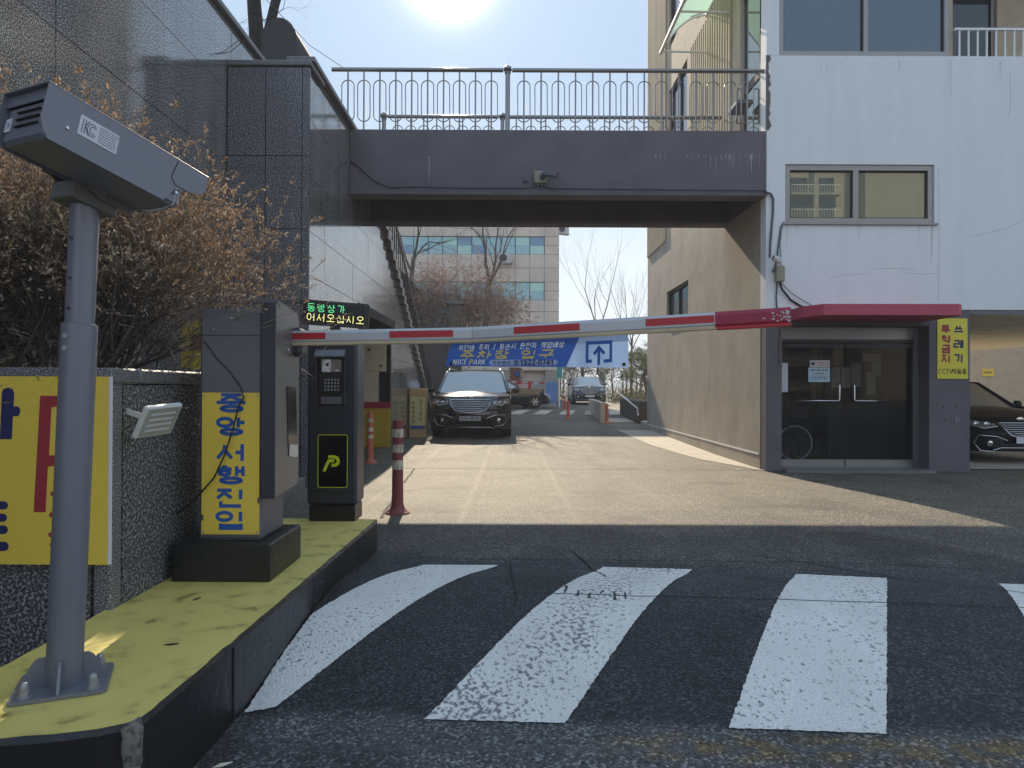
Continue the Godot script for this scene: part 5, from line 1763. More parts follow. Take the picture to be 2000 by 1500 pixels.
	ribbon_on(lab, lc + r * 0.001, f, u, [[Vector2(-0.052, -0.022), Vector2(-0.052, 0.022)], [Vector2(-0.044, -0.022), Vector2(-0.044, 0.022)], [Vector2(-0.034, 0.022), Vector2(-0.044, 0.003), Vector2(-0.03, -0.022)]], 0.0022, "ink_navy", r)
	var arc := []
	var arc2 := []
	for i in 12:
		var a := 0.7 + 4.9 * i / 11.0
		arc.append(Vector2(-0.022 + cos(a) * 0.015, sin(a) * 0.019))
		arc2.append(Vector2(-0.020 + cos(a) * 0.009, sin(a) * 0.012))
	ribbon_on(lab, lc + r * 0.0012, f, u, [arc, arc2], 0.002, "ink_navy", r)
	st = S()
	for i in 7:
		var x := 0.0
		while x < 0.056:
			var l := R.randf_range(0.002, 0.009)
			box(st, lc + f * (0.0 + x + l / 2) + u * (0.023 - i * 0.0075) + r * 0.001, Vector3(l, 0.0022, 0.0004), Basis(f, u, r))
			x += l + R.randf_range(0.001, 0.003)
	part("print_line", st, "ink_navy", lab, "", true)
	for k in [[0.075, 0.10], [0.455, 0.112]]:
		st = S()
		lathe(st, top + f * k[0] - u * k[1] + r * 0.0005, [Vector2(0.006, 0), Vector2(0.006, 0.002), Vector2(0.003, 0.004), Vector2(0, 0.004)], 12, Basis(f, r, -u))
		part("rivet", st, "chrome", hood)
	# bracket between head and pole
	var ptop := lean * 1.60
	st = S()
	box(st, ptop + Vector3(0, 0.005, 0), Vector3(0.115, 0.06, 0.16), B, 0.004)
	var br := part("bracket_lower", st, "bracket_grey", o)
	st = S()
	box(st, ptop + Vector3(0, 0.075, 0) + f * 0.01, Vector3(0.14, 0.012, 0.24), B, 0.003)
	part("bracket_top", st, "bracket_grey", br)
	for s in [-1, 1]:
		st = S()
		prism(st, [Vector2(-0.115, 0.082), Vector2(0.13, 0.082), Vector2(0.13, 0.02), Vector2(0.115, 0.002), Vector2(0.01, 0.002), Vector2(-0.04, 0.022), Vector2(-0.08, 0.056), Vector2(-0.115, 0.06)], 0.006, Transform3D(Basis(f, u, r), ptop + r * (s * 0.067 - 0.003)))
		part("bracket_cheek", st, "bracket_grey", br)
	for k in [[0.01, 0.05], [0.012, 0.026]]:
		st = S()
		lathe(st, ptop + f * k[0] + u * k[1] + r * 0.071, [Vector2(0.009, 0), Vector2(0.008, 0.004), Vector2(0.0035, 0.004), Vector2(0.003, 0.002), Vector2(0, 0.002)], 12, Basis(f, r, -u))
		part("bolt", st, "chrome", br)


func ribbon_on(parent: Node, c: Vector3, x: Vector3, y: Vector3, strokes: Array, w: float, m: String, _out: Vector3):
	var k := 0
	for s in strokes:
		k += 1
		var st := S()
		var lift := _out * 0.0002 * k
		ribbon(st, s, w, func(p: Vector2) -> Vector3: return c + x * p.x + y * p.y + lift)
		part("print_stroke", st, m, parent)


# ---------- planter, board, flood light ----------
func planter_things():
	var p := thing("granite_planter", "rough speckled granite planter wall at the left edge holding the bare shrub", "planter")
	var st := S()
	bx(st, -3.6, -1.79, -0.05, 1.30, -3.17, -3.30)
	bx(st, -1.90, -1.79, -0.05, 1.30, -3.302, -4.06)
	part("wall_core", st, "mortar", p)
	panels(p, "granite_panel", Transform3D(Basis.IDENTITY, Vector3(0, 0, -3.165)), [Vector2(-3.6, 0), Vector2(-1.85, 0), Vector2(-1.85, 1.31), Vector2(-3.6, 1.31)], [-3.6, -2.75, -1.85], [0.0, 1.31], "granite_split", 0.01, 0.03)
	panels(p, "granite_panel", Transform3D(Basis(Vector3(0, 0, -1), Vector3(0, 1, 0), Vector3(1, 0, 0)), Vector3(-1.792, 0, 0)), [Vector2(3.22, 0.28), Vector2(4.07, 0.28), Vector2(4.07, 1.31), Vector2(3.22, 1.31)], [3.22, 4.07], [0.28, 1.31], "granite_split", 0.01, 0.03)
	st = S()
	prism(st, rrect(0.085, 0.085, 0.015), 1.31, Transform3D(Basis(Vector3.RIGHT, -PI / 2), Vector3(-1.805, 0, -3.178)))
	part("corner_post", st, "granite_cap", p)
	cbox("coping", "granite_cap", p, Vector3(-2.68, 1.345, -3.23), Vector3(1.86, 0.07, 0.24), 0.008)
	cbox("coping", "granite_cap", p, Vector3(-1.86, 1.345, -3.715), Vector3(0.22, 0.068, 0.72), 0.008)
	st = S()
	bx(st, -3.6, -1.91, 0.9, 1.24, -3.31, -4.1)
	bx(st, -3.6, -2.90, 0.9, 1.16, -4.1, -8.9)
	part("planting_soil", st, "soil", p)
	cbox("return_wall", "granite_split", p, Vector3(-2.34, 0.66, -4.09), Vector3(1.08, 1.30, 0.05))
	# yellow board
	var b := thing("yellow_board", "large yellow notice board with navy and red shapes on the front of the planter", "sign")
	cbox("plate", "sign_yellow", b, Vector3(-2.56, 0.93, -3.105), Vector3(1.6, 0.82, 0.012))
	cbox("edge_trim", "sign_edge", b, Vector3(-1.755, 0.93, -3.107), Vector3(0.008, 0.82, 0.018))
	var zz := -3.0985
	var at := func(x: float, y: float) -> Vector2: return Vector2((x - 1000) * 0.002234, 1.3 + (757 - y) * 0.002234)
	var shape := func(pts: Array, m: String, called := "letter"):
		var o := []
		for i in range(0, pts.size(), 2):
			o.append(at.call(pts[i], pts[i + 1]))
		var s2 := S()
		prism(s2, o, 0.0012, Transform3D(Basis.IDENTITY, Vector3(0, 0, zz)))
		part(called, s2, m, b)
	shape.call([1, 862, 24, 862, 26, 817, 36, 817, 40, 810, 40, 803, 36, 798, 27, 798, 28, 772, 25, 764, 16, 761, 7, 764, 4, 772], "ink_navy")
	shape.call([68, 1004, 91, 1004, 95, 915, 182, 908, 182, 904, 176, 893, 97, 893, 101, 799, 178, 792, 184, 788, 178, 777, 79, 777], "ink_red")
	for q in [[983, 999, 18], [1007, 1023, 16], [1030, 1047, 18], [1062, 1080, 20]]:
		var h: float = (q[1] - q[0]) / 2.0
		var o := [-60.0, float(q[0])]
		for i in 7:
			var a := PI / 2 - PI * i / 6.0
			o += [q[2] - h + cos(a) * h, (q[0] + q[1]) / 2.0 - sin(a) * h]
		o += [-60.0, float(q[1])]
		shape.call(o, "ink_navy")
	for q in [[107, 968, 5], [106, 1009, 6], [105, 1048, 6], [108, 1068, 6]]:
		var o := []
		for i in 10:
			var a := TAU * i / 10
			o += [q[0] + cos(a) * q[2] * 1.4, q[1] + sin(a) * q[2]]
		shape.call(o, "ink_red", "print_mark")
	# flood light
	var f := thing("flood_light", "white square LED flood light on a bracket at the planter corner, facing the lane", "flood light")
	var n := Vector3(0.852, -0.479, 0.213).normalized()
	var rx := Vector3(0.27, 0.052, -0.962)
	rx = (rx - n * rx.dot(n)).normalized()
	var ry := n.cross(rx)
	var B := Basis(rx, ry, n)
	var c := Vector3(-1.615, 1.145, -3.24)
	st = S()
	box(st, c, Vector3(0.22, 0.16, 0.026), B, 0.006)
	var cs := part("case", st, "lamp_white", f)
	st = S()
	box(st, c + n * 0.0135, Vector3(0.196, 0.138, 0.003), B)
	part("glass", st, "lamp_glass", cs)
	for i in 4:
		st = S()
		box(st, c + n * 0.0156 + ry * (-0.042 + i * 0.028), Vector3(0.15, 0.010, 0.001), B)
		part("led_row", st, "label_white", cs)
	st = S()
	box(st, Vector3(-1.715, 1.168, -3.25), Vector3(0.11, 0.026, 0.005), Basis(Vector3.BACK, -0.35), 0.001)
	box(st, c - n * 0.018 - rx * 0.05, Vector3(0.02, 0.05, 0.03), B, 0.002)
	part("bracket", st, "lamp_white", f)
	st = S()
	lathe(st, Vector3(-1.667, 1.152, -3.246), [Vector2(0.011, 0), Vector2(0.011, 0.006), Vector2(0.005, 0.007), Vector2(0, 0.007)], 12, Basis(Vector3.RIGHT, PI / 2))
	part("knob", st, "galvanised", f)
	# sign among the twigs
	var s := thing("planter_sign", "small yellow sign with a red panel half hidden behind the barrier housing", "sign")
	cbox("plate", "sign_yellow", s, Vector3(-2.66, 1.66, -6.2), Vector3(0.46, 0.42, 0.015), 0.003)
	cbox("red_panel", "kerb_red", s, Vector3(-2.62, 1.68, -6.19), Vector3(0.36, 0.13, 0.004))
	cbox("stake", "galvanised", s, Vector3(-2.8, 1.32, -6.215), Vector3(0.03, 0.5, 0.02))


# ---------- bollards and other street things ----------
func bollard(label: String, at: Vector3, h: float, bands: Array, m: String):
	var b := thing("bollard", label, "bollard", at, 0.0, "red bollards along the lane")
	var st := S()
	lathe(st, Vector3.ZERO, [Vector2(0.12, 0), Vector2(0.12, 0.012), Vector2(0.10, 0.025), Vector2(0.072, 0.05), Vector2(0.058, 0.085), Vector2(0.054, 0.2), Vector2(0.05, h - 0.008), Vector2(0.043, h), Vector2(0, h)], 22)
	part("post", st, m, b)
	for k in bands:
		st = S()
		lathe(st, Vector3.ZERO, [Vector2(0.0535, k[0]), Vector2(0.0535, k[1])], 22)
		part("reflective_band", st, "bollard_band", b)


func street_things():
	bollard("faded red bollard with worn cream bands nearest the island", on(-1.10, 6.86), 0.90, [[0.735, 0.815], [0.59, 0.665], [0.425, 0.515], [0.15, 0.24]], "bollard_red")
	bollard("slim orange-red bollard with white bands at the mouth of the underground garage", on(-2.42, 12.15), 0.87, [[0.70, 0.76], [0.54, 0.61], [0.42, 0.48]], "bollard_orange")
	bollard("far red bollard nearest the ramp wall, right of it", on(3.17, 23.7), 0.66, [], "bollard_orange")
	bollard("far red bollard left of the pale ramp wall, the nearer of two", on(2.09, 26.4), 0.67, [], "bollard_orange")
	bollard("far red bollard left of the pale ramp wall, the farther of two", on(2.43, 32.8), 0.66, [], "bollard_orange")
	# sign box for residents
	var a := thing("parking_sign_box", "tan standing sign box with a blue band, left of the van", "sign")
	cbox("box", "sign_tan", a, Vector3(-2.345, 0.64, -17.85), Vector3(0.43, 1.24, 0.3), 0.01)
	cbox("paper", "sign_paper", a, Vector3(-2.345, 0.70, -17.695), Vector3(0.36, 0.72, 0.006))
	cbox("blue_band", "ink_blue", a, Vector3(-2.345, 0.30, -17.695), Vector3(0.36, 0.09, 0.008))
	for i in 5:
		hangul("지하주차장"[i], "ink_black", a, Vector3(-2.50, 0.86 - i * 0.115, -17.69), 0.09, 0.085, 0.012, Vector2.ZERO)
	for i in 3:
		latin("APT"[i], "ink_black", a, Vector3(-2.265, 0.965 - i * 0.115, -17.69), 0.10)
	for i in 2:
		hangul("주민"[i], "ink_black", a, Vector3(-2.31, 0.58 - i * 0.115, -17.69), 0.09, 0.085, 0.012, Vector2.ZERO)
	# ramp walls
	var w := thing("ramp_wall", "low pale concrete ramp wall with a light top, far down the lane", "wall")
	var st := S()
	prism(st, [Vector2(3.02, 24.2), Vector2(3.2, 24.2), Vector2(3.74, 33.0), Vector2(3.56, 33.0)], 0.68, Transform3D(Basis(Vector3.RIGHT, Vector3(0, 0, -1), Vector3.UP), Vector3(0, 0.12, 0)))
	part("wall", st, "concrete", w)
	var w2 := thing("ramp_wall", "low dark ramp wall with a white handrail, beside the brown building corner", "wall")
	st = S()
	prism(st, [Vector2(4.2, 23.6), Vector2(4.85, 23.6), Vector2(5.1, 29.6), Vector2(4.5, 29.6)], 0.78, Transform3D(Basis(Vector3.RIGHT, Vector3(0, 0, -1), Vector3.UP), Vector3(0, 0.08, 0)))
	part("wall", st, "dark_wall", w2)
	st = S()
	tube(st, [Vector3(4.49, 1.05, -29.5), Vector3(4.2, 0.62, -23.7), Vector3(4.2, 0.4, -23.6)], 0.03, 8)
	part("handrail", st, "white_frame", w2)
	st = S()
	prism(st, [Vector2(3.3, 24.0), Vector2(4.15, 24.0), Vector2(4.45, 31.0), Vector2(3.75, 31.0)], 0.03, Transform3D(Basis(Vector3.RIGHT, Vector3(0, 0, -1), Vector3.UP), Vector3(0, 0.13, 0)))
	setting("ramp_pavement", st, "concrete", "pale ramp pavement between two low walls")
	cbox("kerb_block", "concrete", thing("stone_kerb", "short stone kerb at the far corner of the brown wall", "kerb"), Vector3(4.25, 0.18, -21.6), Vector3(0.5, 0.22, 0.9), 0.02)


# ---------- far buildings ----------
func far_things():
	var o := thing("office_building", "far stone-clad office block with bands of blue-green windows beyond the trees", "building")
	var F := Transform3D(Basis.IDENTITY, Vector3(0, 0, -45))
	var st := S()
	wall_holes(st, F, -16.0, 2.95, 0.0, 16.2, 0.4, [[-7.2, 2.02, 9.75, 10.88], [-7.2, 2.02, 6.86, 8.0], [0.7, 2.1, 1.75, 2.35]])
	part("wall_core", st, "mortar_pale", o)
	cbox("office_volume", "office_stone", o, Vector3(-6.55, 8.0, -50.6), Vector3(18.9, 16.0, 10.4))
	var xs := []
	for i in 13:
		xs.append(2.94 - i * 0.923)
	xs.reverse()
	for row in [[2.4, 3.15, 3.9, 4.65, 5.4, 6.13, 6.86], [8.0, 8.88, 9.75], [10.88, 11.6, 12.35]]:
		panels(o, "stone_tile", Transform3D(Basis.IDENTITY, Vector3(0, 0, -44.99)), [Vector2(-8.2, row[0]), Vector2(2.94, row[0]), Vector2(2.94, row[-1]), Vector2(-8.2, row[-1])], xs, row, "office_stone", 0.03, 0.04)
	for row in [[6.86, 7.43, 8.0], [9.75, 10.32, 10.88]]:
		panels(o, "stone_tile", Transform3D(Basis.IDENTITY, Vector3(0, 0, -44.99)), [Vector2(2.04, row[0]), Vector2(2.94, row[0]), Vector2(2.94, row[2]), Vector2(2.04, row[2])], [2.04, 2.94], row, "office_stone", 0.03, 0.04)
	for y in [[9.75, 10.88], [6.86, 8.0]]:
		for i in 10:
			var x0: float = 2.02 - (i + 1) * 0.922
			for k in 2:
				var g: String = ["office_glass", "office_glass", "office_glass_blue", "office_glass", "office_glass_pale"][(i * 7 + k * 3 + int(y[0])) % 5]
				cbox("window", g, o, Vector3(x0 + 0.461, lerpf(y[0], y[1], 0.26 + 0.48 * k), -45.08), Vector3(0.87, (y[1] - y[0]) * 0.47, 0.04))
	cbox("plain_top", "office_stone", o, Vector3(-6.5, 14.25, -44.96), Vector3(18.9, 3.7, 0.05))
	var ac := func(label: String, at: Vector3, turn: float):
		var a := thing("air_conditioner", label, "air conditioner", at, turn, "")
		cbox("case", "ac_white", a, Vector3.ZERO, Vector3(0.82, 0.6, 0.32), 0.02)
		var s2 := S()
		lathe(s2, Vector3(-0.14, 0, 0.16), [Vector2(0.24, 0), Vector2(0.24, 0.012), Vector2(0.2, 0.014), Vector2(0, 0.005)], 18, Basis(Vector3.RIGHT, PI / 2))
		part("fan_grille", s2, "grille_dark", a)
		cbox("shelf", "galvanised", a, Vector3(0, -0.33, 0.0), Vector3(0.9, 0.04, 0.36))
	ac.call("air conditioner on the office wall below the upper window band, partly behind branches", Vector3(-0.45, 9.45, -44.7), 0.0)
	ac.call("air conditioner on the office wall below the lower window band, above the shrub", Vector3(-0.36, 6.62, -44.7), 0.0)
	ac.call("air conditioner hung on the right end wall of the office block near the bridge", Vector3(3.2, 11.5, -45.6), 0.5)
	# dark terrace with granite pillar, behind the van
	var t := thing("rear_terrace_wall", "dark granite terrace wall behind the van, left of the brown shrub", "wall")
	cbox("wall", "granite_dark", t, Vector3(-5.4, 2.1, -26.2), Vector3(6.2, 4.2, 0.4))
	var p := thing("rear_granite_pillar", "square granite pillar with a flat cap at the end of the rear terrace", "pillar")
	cbox("shaft", "granite_tile", p, Vector3(-2.08, 2.15, -26.0), Vector3(0.5, 4.3, 0.5), 0.02)
	cbox("cap", "granite_cap", p, Vector3(-2.08, 4.36, -26.0), Vector3(0.64, 0.12, 0.64), 0.02)
	# gate house and barrier
	var g := thing("brick_gatehouse", "red brick gate pillar with a small blue plate beyond the van", "gatehouse")
	cbox("mortar_core", "mortar_pale", g, Vector3(0.2, 1.3, -39.0), Vector3(0.74, 2.2, 0.6))
	st = S()
	var st2 := S()
	for r in 27:
		for k in 4:
			var x := -0.16 + k * 0.2 + (0.1 if r % 2 else 0.0)
			if x + 0.18 > 0.60:
				continue
			bx(st if (r * 5 + k * 3) % 4 else st2, x, x + 0.18, 0.25 + r * 0.08, 0.315 + r * 0.08, -38.68, -38.72)
	part("brickwork", st, "brick_red", g, "", true)
	part("brickwork", st2, "brick_brown", g, "", true)
	cbox("blue_plate", "ink_blue", g, Vector3(0.28, 2.05, -38.66), Vector3(0.22, 0.28, 0.02))
	cbox("meter_box", "box_cream", g, Vector3(0.5, 2.0, -38.66), Vector3(0.14, 0.2, 0.05))
	var fb := thing("far_barrier", "red and white barrier pole with a small red and white board beyond the van", "barrier")
	for i in 7:
		cbox("pole_segment", "arm_red" if i % 2 == 0 else "arm_white", fb, Vector3(-0.2 + i * 0.3, 1.62 - i * 0.012, -38.3), Vector3(0.3, 0.09, 0.06))
	cbox("board", "arm_red", fb, Vector3(0.55, 1.38, -38.27), Vector3(0.95, 0.3, 0.02))
	cbox("board_panel", "paper", fb, Vector3(0.62, 1.38, -38.255), Vector3(0.5, 0.2, 0.01))
	dashes("ink_red", fb, Vector3(0.40, 1.45, -38.248), 0.44, 0.14, 2, 6)
	cbox("stand", "arm_red", fb, Vector3(-0.3, 0.95, -38.3), Vector3(0.25, 1.2, 0.25), 0.02)
	var bp := thing("blue_panel", "plain blue standing panel beside the far black car", "panel")
	cbox("panel", "panel_blue", bp, Vector3(2.05, 1.02, -37.0), Vector3(0.56, 1.15, 0.08), 0.01)
	cbox("foot", "galvanised", bp, Vector3(2.05, 0.4, -37.0), Vector3(0.5, 0.2, 0.2))
	var ts := thing("teal_pole_sign", "narrow teal sign on a white pole with an empty white frame beside it", "sign")
	cbox("plate", "panel_teal", ts, Vector3(2.47, 2.2, -37.0), Vector3(0.26, 0.75, 0.05))
	cbox("pole", "white_frame", ts, Vector3(2.47, 1.1, -37.05), Vector3(0.06, 1.75, 0.06))
	st = S()
	wall_holes(st, Transform3D(Basis.IDENTITY, Vector3(0, 0, -37.0)), 2.55, 2.9, 0.95, 1.5, 0.04, [[2.58, 2.87, 0.99, 1.46]])
	part("frame", st, "white_frame", ts)
	# the block of flats across the street, mirrored in the window
	var ap := thing("opposite_apartment_block", "tall tan block of flats across the street with railed balconies, seen mirrored in the window", "building")
	var A := Transform3D(Basis(Vector3.LEFT, Vector3.UP, Vector3.FORWARD), Vector3(0, 0, 62))
	cbox("volume", "apartment_wall", ap, Vector3(33.0, 14.0, 69.0), Vector3(26.0, 28.0, 12.0))
	cbox("gable", "apartment_gable", ap, Vector3(43.5, 14.0, 60.4), Vector3(7.0, 28.0, 5.0))
	for r in 9:
		for k in 6:
			var x := 21.5 + k * 3.2
			var y := 1.2 + r * 2.9
			cbox("balcony_slab", "apartment_wall", ap, Vector3(x, y, 62.1), Vector3(2.7, 0.22, 1.7))
			cbox("window", "dark_glass", ap, Vector3(x, y + 1.35, 62.95), Vector3(2.4, 2.0, 0.1))
			cbox("rail", "white_frame", ap, Vector3(x, y + 1.05, 61.3), Vector3(2.7, 0.06, 0.06))
			st = S()
			for i in 9:
				bx(st, x - 1.3 + i * 0.325 - 0.02, x - 1.3 + i * 0.325 + 0.02, y + 0.11, y + 1.02, 61.28, 61.32)
			part("railing_bars", st, "white_frame", ap, "", true)
	for k in 4:
		cbox("pier", "apartment_wall", ap, Vector3(23.1 + k * 6.4, 14.0, 62.2), Vector3(0.5, 28.0, 1.8))
	# arched housing on the terrace
	var h := thing("arched_housing", "dark round-topped housing with a pale foot on the terrace beside the bridge railing", "housing")
	st = S()
	var ar := [Vector2(-3.86, 6.1)]
	for i in 13:
		var a := PI - PI * i / 12.0
		ar.append(Vector2(-3.59 + cos(a) * 0.27, 6.62 + sin(a) * 0.33))
	ar.append(Vector2(-3.32, 6.1))
	prism(st, ar, -2.6, Transform3D(Basis.IDENTITY, Vector3(0, 0, -10.84)))
	part("hood", st, "dark_wall", h)
	st = S()
	bx(st, -3.78, -3.36, 5.3, 6.1, -10.9, -13.3)
	part("foot", st, "concrete_tan", h)


# ---------- vehicles ----------
func make_car(called: String, label: String, cat: String, at: Vector3, turn: float, P: Dictionary) -> Node3D:
	# the nose lies at z = 0 and looks along +z; d counts backwards from it
	var c := thing(called, label, cat, at, turn)
	var W: float = P.w / 2
	var L: float = P.l
	var body: String = P.paint
	var dx := func(x: float) -> float:
		var u := clampf(absf(x) / W, 0, 1)
		return P.nose * (0.22 * u * u + 0.78 * pow(u, 6.0))
	var dy := func(y: float) -> float:
		if y < P.bump:
			return 0.10 * pow((P.bump - y) / (P.bump - 0.2), 2.0)
		return P.rake * pow((y - P.bump) / (P.hood - P.bump), 1.6)
	var fz := func(x: float, y: float, lift := 0.0) -> Vector3: return Vector3(x, y, -(dx.call(x) + dy.call(y)) + lift)
	# front
	var st := S()
	st.set_smooth_group(1)
	var nx := 24
	var ny := 14
	for j in ny:
		for i in nx:
			var q := []
			for k in [[0, 0], [1, 0], [1, 1], [0, 1]]:
				var y := lerpf(0.22, P.hood, (j + k[1]) / float(ny))
				q.append(fz.call(lerpf(-W, W, (i + k[0]) / float(nx)), y))
			quad(st, q[0], q[1], q[2], q[3])
	part("front_bumper", st, body, c)
	# bonnet
	st = S()
	st.set_smooth_group(1)
	for j in 8:
		for i in nx:
			var q := []
			for k in [[0, 0], [1, 0], [1, 1], [0, 1]]:
				var u: float = (j + k[1]) / 8.0
				var x := lerpf(-W, W, (i + k[0]) / float(nx))
				var a: Vector3 = fz.call(x, P.hood)
				var e := absf(x) / W
				var b := Vector3(x * 0.93, P.cowl - 0.07 * e * e, -P.ws)
				var v := a.lerp(b, u)
				v.y += 0.045 * sin(PI * u) * (1 - e * e) + 0.02 * sin(PI * u)
				q.append(v)
			quad(st, q[0], q[1], q[2], q[3])
	part("bonnet", st, body, c)
	# flanks and tail
	st = S()
	st.set_smooth_group(1)
	var prof := func(d: float) -> Array:
		var back := smoothstep(L - 0.5, L, d)
		var w := W * (1.0 - 0.12 * back * back)
		var belt: float = lerpf(P.cowl - 0.03, P.belt, smoothstep(P.ws * 0.5, P.ws + 0.3, d))
		return [Vector3(w * 0.9, 0.2 + 0.12 * back, -d), Vector3(w * 0.985, 0.34, -d), Vector3(w, 0.6, -d), Vector3(w * 0.99, belt * 0.82, -d), Vector3(w * 0.955, belt, -d)]
	var ds := [P.nose + 0.14, P.nose + 0.4, P.ws * 0.8, P.ws, P.ws + 0.8, L * 0.6, L * 0.8, L - 0.45, L - 0.2, L - 0.05, L]
	for i in ds.size() - 1:
		var a: Array = prof.call(ds[i])
		var b: Array = prof.call(ds[i + 1])
		for k in 4:
			quad(st, a[k], b[k], b[k + 1], a[k + 1])
			var m := func(v: Vector3) -> Vector3: return Vector3(-v.x, v.y, v.z)
			quad(st, m.call(b[k]), m.call(a[k]), m.call(a[k + 1]), m.call(b[k + 1]))
	var f0: Array = prof.call(ds[0])
	for k in 4:
		var ya: float = f0[k].y
		var yb: float = f0[k + 1].y
		var A: Vector3 = fz.call(W, ya)
		var B: Vector3 = fz.call(W, minf(yb, P.hood))
		quad(st, A, f0[k], f0[k + 1], B)
		quad(st, Vector3(-f0[k].x, f0[k].y, f0[k].z), Vector3(-A.x, A.y, A.z), Vector3(-B.x, B.y, B.z), Vector3(-f0[k + 1].x, f0[k + 1].y, f0[k + 1].z))
	var tl: Array = prof.call(L)
	var tp := []
	for v in tl:
		tp.append(v)
	for i in tl.size():
		var v: Vector3 = tl[tl.size() - 1 - i]
		tp.append(Vector3(-v.x, v.y, v.z))
	face(st, tp, Vector3.FORWARD)
	part("flank", st, body, c)
	# rear deck
	st = S()
	face(st, [Vector3(-W * 0.95, P.belt, -P.re + 0.1), Vector3(W * 0.95, P.belt, -P.re + 0.1), Vector3(W * 0.83, P.belt - 0.01, -L), Vector3(-W * 0.83, P.belt - 0.01, -L)], Vector3.UP)
	part("rear_deck", st, body, c)
	# cabin: glass all round, roof and pillars in body colour
	var wb := W * 0.93
	var wt: float = W * P.tumble
	var ring4 := [[P.ws, P.cowl - 0.06, wb], [P.rs, P.roof - 0.05, wt], [P.rr, P.roof - 0.05, wt], [P.re, P.belt - 0.02, wb]]
	st = S()
	st.set_smooth_group(1)
	var wsf := func(u: float, x: float) -> Vector3:
		# the windscreen bows forward in the middle
		var e := x * x
		return Vector3(lerpf(wb, wt, u) * x, lerpf(P.cowl - 0.05 * e, P.roof - 0.03 - 0.03 * e, u), -lerpf(P.ws + 0.16 * e, P.rs + 0.10 * e, u))
	for j in 6:
		for i in 12:
			var q := []
			for k in [[0, 0], [1, 0], [1, 1], [0, 1]]:
				q.append(wsf.call((j + k[1]) / 6.0, lerpf(-1, 1, (i + k[0]) / 12.0)))
			quad(st, q[0], q[1], q[2], q[3])
	part("windscreen", st, "car_glass", c)
	for s in [-1.0, 1.0]:
		st = S()
		var a := Vector3(s * wb, P.belt - 0.05, -P.ws - 0.16)
		var b := Vector3(s * wt, P.roof - 0.06, -P.rs - 0.1)
		face(st, [a, b, Vector3(s * wt, P.roof - 0.06, -P.rr), Vector3(s * wb, P.belt - 0.02, -P.re)], Vector3(s, 0, 0))
		part("side_window", st, "car_glass", c)
		st = S()
		tube(st, [wsf.call(0.0, s), wsf.call(0.5, s), wsf.call(1.0, s), Vector3(s * wt, P.roof - 0.03, -(P.rs + P.rr) / 2), Vector3(s * wt, P.roof - 0.05, -P.rr), Vector3(s * wb, P.belt, -P.re)], [0.05, 0.045, 0.04, 0.035, 0.045, 0.06], 8)
		part("pillar", st, body, c)
		st = S()
		var mp := Vector3(s * (W + 0.13), P.cowl + 0.02, -P.ws - 0.38)
		box(st, mp, Vector3(0.2, 0.15, 0.1), Basis(Vector3.UP, s * 0.2), 0.045)
		box(st, mp + Vector3(-s * 0.13, -0.05, 0), Vector3(0.12, 0.04, 0.05), Basis.IDENTITY, 0.01)
		part("door_mirror", st, body, c)
		if P.get("rails", false):
			st = S()
			tube(st, [Vector3(s * wt * 0.93, P.roof + 0.0, -P.rs - 0.1), Vector3(s * wt * 0.93, P.roof + 0.055, -P.rs - 0.25), Vector3(s * wt * 0.93, P.roof + 0.06, -P.rr + 0.2), Vector3(s * wt * 0.93, P.roof, -P.rr + 0.05)], 0.022, 8)
			part("roof_rail", st, "chrome", c)
	st = S()
	face(st, [Vector3(-wt, P.roof - 0.06, -P.rr), Vector3(wt, P.roof - 0.06, -P.rr), Vector3(wb, P.belt - 0.02, -P.re), Vector3(-wb, P.belt - 0.02, -P.re)], Vector3(0, 0.3, -1))
	part("rear_window", st, "car_glass", c)
	st = S()
	st.set_smooth_group(1)
	for j in 8:
		for i in 10:
			var q := []
			for k in [[0, 0], [1, 0], [1, 1], [0, 1]]:
				var x := lerpf(-1, 1, (i + k[0]) / 10.0)
				var u: float = (j + k[1]) / 8.0
				q.append(Vector3(x * wt, P.roof - 0.03 * x * x - 0.03 + 0.035 * sin(PI * clampf(u * 1.2, 0, 1)) , -lerpf(P.rs + 0.10 * x * x, P.rr, u)))
			quad(st, q[0], q[1], q[2], q[3])
	part("roof", st, body, c)
	# wheels
	for s in [-1.0, 1.0]:
		for d in [P.fw, P.rw]:
			var ctr := Vector3(s * (W - 0.11), P.wr, -d)
			var b := Basis(Vector3(0, 0, 1), -s * PI / 2)
			st = S()
			lathe(st, ctr, [Vector2(P.wr * 0.62, -0.09), Vector2(P.wr * 0.96, -0.1), Vector2(P.wr, -0.06), Vector2(P.wr, 0.08), Vector2(P.wr * 0.95, 0.115), Vector2(P.wr * 0.66, 0.118)], 26, b)
			var w := part("wheel", st, "rubber", c)
			st = S()
			lathe(st, ctr, [Vector2(P.wr * 0.66, 0.117), Vector2(P.wr * 0.6, 0.10), Vector2(P.wr * 0.58, 0.05), Vector2(0.0, 0.05)], 22, b)
			part("rim_well", st, "grille_dark", w)
			st = S()
			for k in 6:
				var an := TAU * k / 6
				box(st, ctr + b * (Vector3(sin(an), 0, cos(an)) * P.wr * 0.34 + Vector3(0, 0.098, 0)), Vector3(0.065, 0.02, P.wr * 0.56), b * Basis(Vector3.UP, an), 0.005)
			lathe(st, ctr, [Vector2(P.wr * 0.16, 0.09), Vector2(P.wr * 0.13, 0.115), Vector2(0, 0.117)], 12, b)
			part("rim", st, "rim_silver", w)
